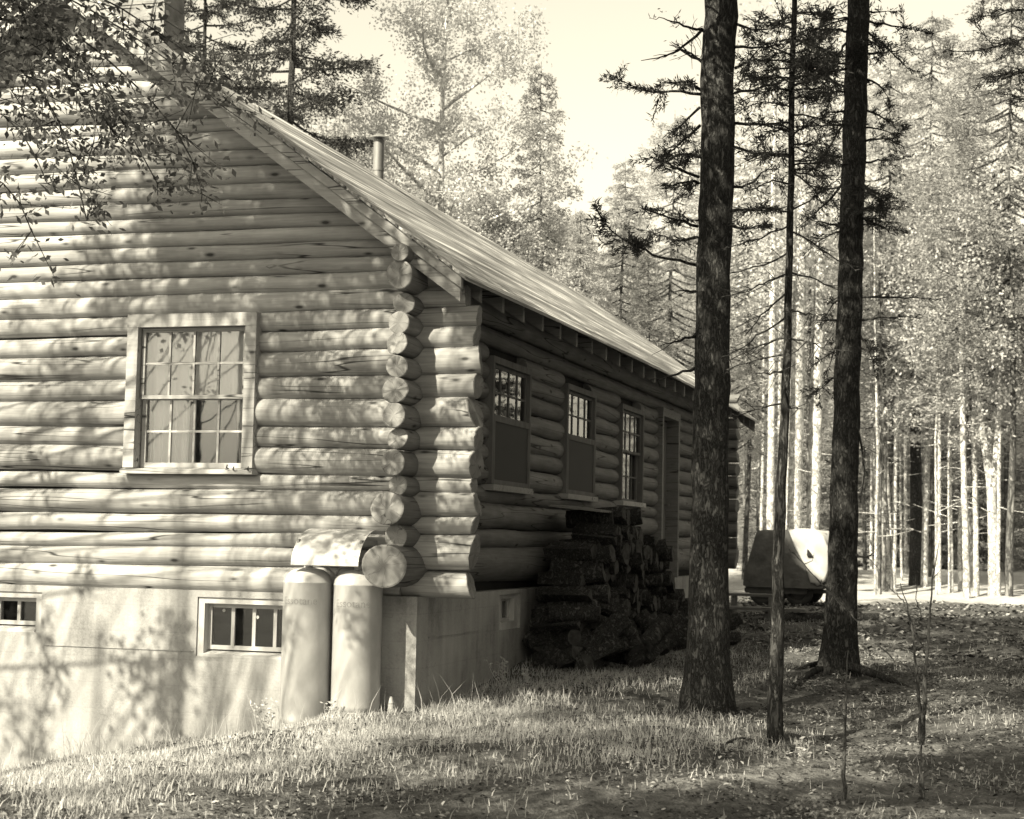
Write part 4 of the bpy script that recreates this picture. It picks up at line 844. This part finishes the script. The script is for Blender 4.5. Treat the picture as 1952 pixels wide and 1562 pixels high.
wallpatch(110, 180, 330, 470, 7, .16, 40); wallpatch(740, 480, 900, 620, 8, .14, 50); wallpatch(740, 620, 900, 1100, 2, .09, 20)
for _ in range(16): shade(ony(g.uniform(1400, 1505), g.uniform(1000, 1120), 19.3), g.uniform(.25, .4), 110, 11, 14, .12)
cnt = 0
while cnt < 1250:
    X, Y = g.uniform(-4, 6.5), g.uniform(-6, 24); z = float(gz(X, Y)); px, py, d = proj((X, Y, z))
    if X < .2 and Y > -.3: continue
    if py > 1700 or px < -200 or px > 2300: cnt += .2; continue
    cnt += 1
    rq = g.uniform(.25, .5)
    if any(lit(*proj((X+a*rq, Y+b_*rq, z))[:2]) for a, b_ in ((0, 0), (.8, 0), (-.8, 0), (0, .8), (0, -.8))) and g.random() < .96: continue
    if any((q[0] < .6 and -.3 < q[1] < 15.3 and q[2] < (fr(q[0])+.4 if q[0] > RX else 5.6)) for q in (np.array([X, Y, z])+S*t for t in np.arange(.2, 9, .35))): continue
    shade((X, Y, z), rq, 80, 9, 15, .12)
for i, s in enumerate(SH):
    bx_, by_ = s['p']; bz = float(gz(bx_, by_)); base = np.array([bx_, by_, bz]); top = max([c[0][2] for c in s['c']]+[8])-bz+1
    o = thing("maple_tree", "unseen tree added outside the picture, its leaf clumps placed to throw dappled shade", "tree", tuple(base), group="added shade trees around the photographer")
    zz = np.linspace(-.2, top, 18); MB().tube(np.stack([.05*np.sin(zz*.5+i), .05*np.sin(zz*.6), zz], 1), np.linspace(s['r'], .03, 18), 12, noise=.04, rng=g).build("trunk", M['mid_bark'], o)
    wood, fol = MB(), Fol()
    for c, r, n, leaf, limb in s['c']:
        st = np.array([0, 0, max(1.5, c[2]-bz-.45*math.hypot(c[0]-bx_, c[1]-by_))]); e = c-base; P = polyline([st, (st+e)/2+g.normal(0, .2, 3)+[0, 0, .2], e], 8)
        while len(P) > 2 and any(inframe(p+base, 150) for p in P): P = P[1:]
        if any(inframe(p+base, 150) for p in P): P = np.array([e-[0, 0, .4], e])
        if not limb: P = P[-3:]
        wood.tube(P, np.linspace(.012, .005, len(P)), 5, cap=False)
        for _ in range(3): wood.tube([e, e+g.normal(0, r*.7, 3)], [.006, .002], 4, cap=False)
        pp = e+g.normal(0, r*.62, (n, 3)); fol.add(pp, g.normal(size=(n, 3)), g.uniform(.7, 1.3, n)*leaf, leaf*.7, g)
    if fol.n: wood.build("branches", M['mid_bark'], o); link("crown", fol.mesh("crown", M['leaf_dark']), o)

# ------------------------------------------------------------------ firewood stack
g = np.random.default_rng(31); FW_ = []
for k in range(9):
    n = int(g.choice([3, 4, 8, 12])); r = g.uniform(.065, .095); L = .48; th = np.arange(n)*2*math.pi/n+g.uniform(0, 6); rr = r*(1+.18*g.normal(size=n)*(n < 9)); b = MB(); V = []
    for x, sc in ((0, .97), (.012, 1.0), (L/2, 1.03), (L-.012, 1.0), (L, .97)):
        for a, q in zip(th, rr): V.append((x+g.normal(0, .003), q*sc*math.cos(a)+g.normal(0, .002), q*sc*math.sin(a)+g.normal(0, .002)))
    Q = [(i*n+j, i*n+(j+1) % n, (i+1)*n+(j+1) % n, (i+1)*n+j) for i in range(4) for j in range(n)]; b.add(V, Q, smooth=(n > 9)); c = np.array(V)
    for e, sg in ((0, 1), (4, -1)):
        ring = list(range(e*n, e*n+n)); W = np.vstack([c[ring], c[ring].mean(0)[None]]); b.add(W, T=[(j, (j+1) % n, n) if sg < 0 else ((j+1) % n, j, n) for j in range(n)], mi=1)
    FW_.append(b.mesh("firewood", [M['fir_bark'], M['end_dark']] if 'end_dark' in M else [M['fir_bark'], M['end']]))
def hp(y): return float(np.interp(y, [2.6, 2.9, 3.3, 3.8, 4.6, 5.6, 6.8, 7.9], [.35, .75, 1.15, 1.42, 1.46, 1.30, .95, .15]))
nfw = 0; WOODLAB = ("piece of split firewood in the dark stack against the long cabin wall", "firewood in the stack")
yv = 2.75
while yv < 7.9:
    z = float(gz(.4, yv))+.08; 
    while z < float(gz(.4, yv))+hp(yv):
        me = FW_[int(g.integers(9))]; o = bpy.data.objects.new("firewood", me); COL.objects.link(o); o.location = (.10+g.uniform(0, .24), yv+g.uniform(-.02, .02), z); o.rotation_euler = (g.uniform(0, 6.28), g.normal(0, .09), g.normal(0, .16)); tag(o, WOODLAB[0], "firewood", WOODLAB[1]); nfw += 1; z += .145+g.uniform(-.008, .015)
    yv += .165
for _ in range(40):
    y = g.uniform(2.55, 3.5); x = g.uniform(.25, .75); o = bpy.data.objects.new("firewood", FW_[int(g.integers(9))]); COL.objects.link(o); o.location = (x, y, float(gz(x, y))+.06+g.uniform(0, 1)*max(.05, (y-2.45)*.95)); o.rotation_euler = (g.uniform(0, 6), g.uniform(-.9, .6), g.uniform(0, 3.1)); tag(o, WOODLAB[0], "firewood", WOODLAB[1])
for _ in range(34):
    y = g.uniform(3.2, 8.6); x = g.uniform(.75, 1.15); o = bpy.data.objects.new("firewood", FW_[int(g.integers(9))]); COL.objects.link(o); o.location = (x, y, float(gz(x, y))+.07+g.uniform(0, .16)); o.rotation_euler = (g.uniform(0, 6), g.uniform(-.9, .1), g.uniform(0, 3.1)); tag(o, "loose piece of firewood fallen at the foot of the dark stack", "firewood", "loose firewood at the stack foot")
p = [.08, 3.4, float(gz(.4, 3.8))+1.56]; b = MB(); b.hexa([(.1, 3.5, p[2]-.02), (.62, 3.55, p[2]-.07), (.6, 4.5, p[2]-.06), (.1, 4.4, p[2]-.01), (.1, 3.5, p[2]), (.62, 3.55, p[2]-.05), (.6, 4.5, p[2]-.04), (.1, 4.4, p[2]+.01)])
tag(b.build("board", M['plank']), "flat weathered board lying on top of the firewood stack", "board")

# ------------------------------------------------------------------ canvas covered trailer
JY = 19.0
def jp(px, py, dy=0): return np.array(ony(px, py, JY+dy))
a = jp(1416, 1118); b_ = jp(1578, 1118); zg = float(gz(0.2, JY)); jc = np.array([(a[0]+b_[0])/2, JY, zg]); tr_ = thing("covered_trailer", "covered trailer parked beyond the cabin, its canvas dark at left and pale at the right end", "trailer", tuple(jc)); hw = (b_[0]-a[0])/2
zb, zt = a[2]-zg+.02, jp(1500, 1011)[2]-zg; dpt = 2.2
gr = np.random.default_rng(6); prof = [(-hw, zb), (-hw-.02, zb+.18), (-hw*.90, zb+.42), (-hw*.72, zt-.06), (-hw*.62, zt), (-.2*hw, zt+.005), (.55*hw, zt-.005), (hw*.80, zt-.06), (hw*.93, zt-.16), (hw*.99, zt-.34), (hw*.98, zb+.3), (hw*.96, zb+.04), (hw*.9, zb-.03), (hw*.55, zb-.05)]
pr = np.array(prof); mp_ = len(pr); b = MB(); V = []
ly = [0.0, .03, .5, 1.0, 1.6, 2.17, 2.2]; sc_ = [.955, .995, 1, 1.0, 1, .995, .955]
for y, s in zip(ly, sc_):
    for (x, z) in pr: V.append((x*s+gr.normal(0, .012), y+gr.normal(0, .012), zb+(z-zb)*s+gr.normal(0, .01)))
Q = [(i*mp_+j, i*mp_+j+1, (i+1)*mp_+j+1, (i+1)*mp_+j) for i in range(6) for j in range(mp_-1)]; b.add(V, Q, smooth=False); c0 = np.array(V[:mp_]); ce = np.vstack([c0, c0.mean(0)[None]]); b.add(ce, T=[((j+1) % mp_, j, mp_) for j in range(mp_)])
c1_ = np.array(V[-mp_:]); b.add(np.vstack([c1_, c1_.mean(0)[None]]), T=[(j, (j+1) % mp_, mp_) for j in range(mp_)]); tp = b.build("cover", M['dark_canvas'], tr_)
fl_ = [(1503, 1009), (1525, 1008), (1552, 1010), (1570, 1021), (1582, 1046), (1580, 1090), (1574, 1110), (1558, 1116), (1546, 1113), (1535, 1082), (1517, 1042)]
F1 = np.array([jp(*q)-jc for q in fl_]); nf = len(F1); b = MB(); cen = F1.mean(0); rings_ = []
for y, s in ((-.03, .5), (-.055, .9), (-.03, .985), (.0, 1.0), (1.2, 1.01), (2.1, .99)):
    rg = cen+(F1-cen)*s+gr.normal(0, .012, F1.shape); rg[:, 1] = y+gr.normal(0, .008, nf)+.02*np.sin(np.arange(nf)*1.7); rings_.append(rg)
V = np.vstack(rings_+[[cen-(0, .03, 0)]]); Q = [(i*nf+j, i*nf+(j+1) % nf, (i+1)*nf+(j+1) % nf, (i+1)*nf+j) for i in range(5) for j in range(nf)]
b.add(V, Q, T=[((j+1) % nf, j, 6*nf) for j in range(nf)], smooth=True); b.build("pale_canvas_end", M['canvas'], tr_)  # pale right part of the cover, slanting edge towards the dark part
b = MB(); p = jp(1540, 1060)-jc; b.hexa([(p[0]-.01, -.075, p[2]), (p[0]+.1, -.075, p[2]), (p[0]+.1, .02, p[2]), (p[0]-.01, .02, p[2]), (p[0]-.005, -.075, p[2]+.12), (p[0]+.01, -.075, p[2]+.12), (p[0]+.01, .02, p[2]+.12), (p[0]-.005, .02, p[2]+.12)]); b.build("window_flap", M['dark'], tp)
b = MB(); b.box((-hw*.95, .06, zb-.14), (hw*.5, dpt-.1, zb+.02)); b.box((-hw*.8, .3, zb-.26), (-hw*.7, dpt-.3, zb-.13)); b.box((hw*.2, .3, zb-.26), (hw*.3, dpt-.3, zb-.13)); b.box((-hw*1.0, .2, zb-.12), (hw*.98, .28, zb-.05)); b.build("chassis", M['chassis'], tr_)
for wx in (-hw*.55, hw*.30):
    for wy in (.12, dpt-.35):
        r = .26; t = link("wheel", None, tr_); t.location = (wx, wy, r)
        def ring(R0_, R1_, w0, w1, n=28):
            prof = [(R0_, w0), (R1_*.95, w0-.012), (R1_, w0+.02), (R1_, w1-.02), (R1_*.95, w1+.012), (R0_, w1)]; V, Q = revolve(prof, n); return V[:, [0, 2, 1]], Q
        V, Q = ring(.15, r, 0, .15); MB().add(V, Q, smooth=True).build("tyre", M['rubber'], t)
        V, Q = revolve([(0, .05), (.05, .03), (.12, .05), (.155, .02), (.155, .13), (0, .12)], 24); MB().add(V[:, [0, 2, 1]], Q, smooth=True).build("rim", M['chassis'], t)
b = MB(); b.tube([(-hw*.55, .2, .26), (-hw*.55, dpt-.2, .26)], .03, 8); b.tube([(hw*.3, .2, .26), (hw*.3, dpt-.2, .26)], .03, 8); b.build("axle", M['chassis'], tr_)
# steps beside the far corner, timber on the ground
s0 = ony(1385, 1170, 13.9); st = thing("wooden_steps", "low grey plank steps at the far corner of the cabin, partly behind the thick fir", "steps", (.5, 13.9, float(gz(.5, 13.9))))
b = MB(); b.hexa([(-.4, 0, .18), (.9, -.1, .18), (.9, .35, .18), (-.4, .4, .18), (-.4, 0, .22), (.9, -.1, .22), (.9, .35, .22), (-.4, .4, .22)]); b.build("tread", M['plank'], st)
b = MB(); b.box((-.5, .45, .38), (.35, .8, .42)); b.build("tread", M['plank'], st)
b = MB(); b.box((-.35, .02, -.05), (-.3, .8, .18)); b.box((.25, .02, -.05), (.3, .8, .18)); b.box((-.35, .45, .18), (-.3, .8, .38)); b.box((.25, .45, .18), (.3, .8, .38)); b.build("stringer", M['plank'], st)
P = np.array([hit(a, c)+(0, 0, .10) for a, c in ((1486, 1190), (1560, 1190), (1620, 1188), (1672, 1184))]); seed[0] += 1
Lg = np.linalg.norm(P[-1]-P[0]); an = math.atan2(P[-1][1]-P[0][1], P[-1][0]-P[0][0]); lo = log_mesh(Lg, .085, .07, 901).build("fallen_log", [M['fir_bark'], M['end_dark']], None, loc=tuple(P[0]), rot=(0, 0, an)); tag(lo, "dark fallen log on the ground in front of the covered trailer", "log")
# sticks on the ground
for k, pts in enumerate(([(1340, 1365), (1365, 1378), (1392, 1362)], [(1362, 1440), (1395, 1420), (1425, 1412), (1475, 1440)], [(1355, 1475), (1358, 1455), (1375, 1432)], [(1640, 1335), (1700, 1350), (1760, 1345)])):
    P = np.array([hit(a, c)+(0, 0, .012) for a, c in pts]); P[1:-1, 2] += .03
    tag(MB().tube(polyline(P, 10), np.linspace(.012, .005, 10), 7).build("stick", M['mid_bark']), ["crooked stick at the foot of the thick fir", "bent twig lying at the foot of the slim spruce", "short stick left of the bent twig", "long straight stick on the shaded ground beside the forked sapling"][k], "stick")

# ------------------------------------------------------------------ grass, litter, weeds
g = np.random.default_rng(55)
def scatter_blades(N, fn, hmin, hmax, wd, mat, label):
    X, Y = fn(N); Z = gz(X, Y)-.01; n = len(X); h = g.uniform(hmin, hmax, n)*g.uniform(.6, 1.2, n); a = g.uniform(0, 6.28, n); ln = g.normal(0, .32, (n, 2))*h[:, None]; w_ = wd*g.uniform(.6, 1.3, n)
    P = np.stack([X, Y, Z], 1); D = np.stack([np.cos(a), np.sin(a), 0*a], 1)*w_[:, None]*.5; m = P+np.stack([ln[:, 0]*.35, ln[:, 1]*.35, h*.55], 1); t = P+np.stack([ln[:, 0], ln[:, 1], h], 1)
    V = np.stack([P-D, P+D, m+D*.8, m-D*.8, t], 1).reshape(-1, 3); i = np.arange(n)*5
    me = mesh_np("grass", V, np.stack([i, i+1, i+2, i+3], 1), np.stack([i+3, i+2, i+4], 1), mats=[M[mat]]); return link("grass", me, None, kind='stuff', label=label, category='grass')
def clumpy(N, x0, x1, y0, y1, dens):
    X, Y = g.uniform(x0, x1, N), g.uniform(y0, y1, N); v = dens(X, Y); k = g.random(N) < v; return X[k], Y[k]
def nz(X, Y, s): return .5+.25*(np.sin(X*s+1.3*np.sin(Y*s*.8))+np.sin(Y*s*1.1+1.7*np.sin(X*s*.7)))
def d1(X, Y): return np.where((X < .1) & (Y > -.02), 0, np.clip(nz(X, Y, 3.1)*1.5-.25, .12, 1)*np.exp(-np.clip(-Y-1.9-np.clip((.8-X)*4.2,0,4.6), 0, 9)*1.5)*np.where(X > 0, np.exp(-np.clip(X-1.6, 0, 9)*1.3), 1))
scatter_blades(270000, lambda n: clumpy(n, -5.5, 3.2, -6.6, .2, d1), .045, .085, .006, 'grass', "short dry grass in front of the foundation wall")
scatter_blades(36000, lambda n: clumpy(n, .05, 2.3, .0, 6, lambda X, Y: np.clip(nz(X, Y, 2.3), .1, 1)*np.exp(-np.clip(X-1.0, 0, 9)*1.4)), .03, .10, .006, 'grass', "pale grass along the long side wall")
scatter_blades(26000, lambda n: clumpy(n, 0, 7, -5, 14, lambda X, Y: np.clip(nz(X, Y, 1.7)*1.3-.45, .02, 1)), .03, .09, .006, 'grass', "thin grass on the shaded forest floor")
scatter_blades(1500, lambda n: clumpy(n, -4.5, .9, -2.2, -.03, lambda X, Y: np.clip(nz(X, Y, 4.)*1.6-.6, .02, 1)), .18, .36, .004, 'grass', "tall dry grass stalks near the foundation")
def litter(N, x0, x1, y0, y1, s0, s1, mat, label):
    X, Y = clumpy(N, x0, x1, y0, y1, lambda X, Y: np.where((X < .1) & (Y > 0) & (Y < 13.6), 0, np.clip(nz(X, Y, 2.6)*1.2, .15, 1))); n = len(X); P = np.stack([X, Y, gz(X, Y)+g.uniform(.004, .03, n)], 1); a = g.uniform(0, 6.28, n); D = np.stack([np.cos(a), np.sin(a), g.normal(0, .25, n)], 1); A = np.stack([-np.sin(a), np.cos(a), g.normal(0, .35, n)], 1); s = g.uniform(s0, s1, n)[:, None]
    V = np.stack([P, P+D*s*.5+A*s*.3+[0, 0, .004], P+D*s, P+D*s*.5-A*s*.3+[0, 0, .004]], 1).reshape(-1, 3); link("fallen_leaves", mesh_np("fallen_leaves", V, np.arange(n*4).reshape(-1, 4), mats=[M[mat]]), None, kind='stuff', label=label, category='leaves')
litter(95000, -4, 6.5, -6, 8, .012, .045, 'litter_dark', "fallen leaves and needles on the forest floor")
litter(22000, -1, 8, 8, 23, .05, .11, 'litter_dark', "fallen leaves further back between the trunks")
X, Y = clumpy(90000, -3.5, 6, -5.5, 9, lambda X, Y: np.where((X < .1) & (Y > -.05), 0, np.clip(nz(X, Y, 1.9)*2.2-1.0, 0, 1)*np.clip(nz(Y, X, 5.3)*1.6-.3, 0, 1))); n = len(X); f = Fol()
f.add(np.stack([X, Y, gz(X, Y)+g.uniform(.01, .05, n)], 1), g.normal(0, 1, (n, 3))*[1, 1, .5], g.uniform(.015, .04, n), g.uniform(.01, .02, n), g); link("ground_cover", f.mesh("ground_cover", M['undergrowth']), None, kind='stuff', label="low leafy ground cover", category='plants')
WP = [(886, 1300, .22, 1.0), (958, 1308, .20, 1.0), (905, 1310, .12, .9), (1032, 1262, .30, .9), (1058, 1266, .16, .9), (1088, 1268, .14, .9), (1150, 1262, .13, 1.0), (1006, 1282, .12, 1.0), (1186, 1255, .10, 1.2), (1280, 1230, .12, 1.4), (630, 1375, .14, 0), (512, 1392, .26, 0), (1532, 1480, .14, 2), (850, 1320, .12, .6), (790, 1345, .13, .3)]
wl = ["tallest leafy weed in front of the firewood stack", "feathery weed against the shaded foundation"]
for k, (px, py, h, X) in enumerate(WP):
    q = on(px, py, 2, float(gz(*on(px, py, 2, .1)[:2]))); base = np.array([q[0], q[1], float(gz(q[0], q[1]))-.01]); wood, fol = MB(), Fol(); h *= 1.15
    for s_ in range(4):
        e = np.array([g.normal(0, .25)*h, g.normal(0, .25)*h, h*g.uniform(.7, 1.1)]); P = polyline([[0, 0, 0], e*.5+g.normal(0, .02, 3), e], 6); wood.tube(P, np.linspace(.004, .0015, 6), 4)
        for t in np.linspace(.25, 1, 7): 
            m = 4; pp = np.repeat((e*t)[None], m, 0)+g.normal(0, .006, (m, 3)); fol.add(pp, g.normal(size=(m, 3))*[1, 1, .5]+[0, 0, .35], g.uniform(.02, .05, m), g.uniform(.008, .018, m), g)
    o = thing("weed", "", "weed", tuple(base)); wood.build("stalks", M['grass'], o); link("leaves", fol.mesh("leaves", M['grass']), o)
    o['label'] = "pale leafy weed growing in the grass along the foundation and the firewood stack" if k not in (3, 11, 12) else {3: "tallest pale weed in front of the firewood stack", 11: "dark tuft of weed left of the gas cylinders", 12: "small pale plant alone on the forest floor at the bottom"}[k]
    if k not in (3, 11, 12): o['group'] = "pale weeds along the foundation"
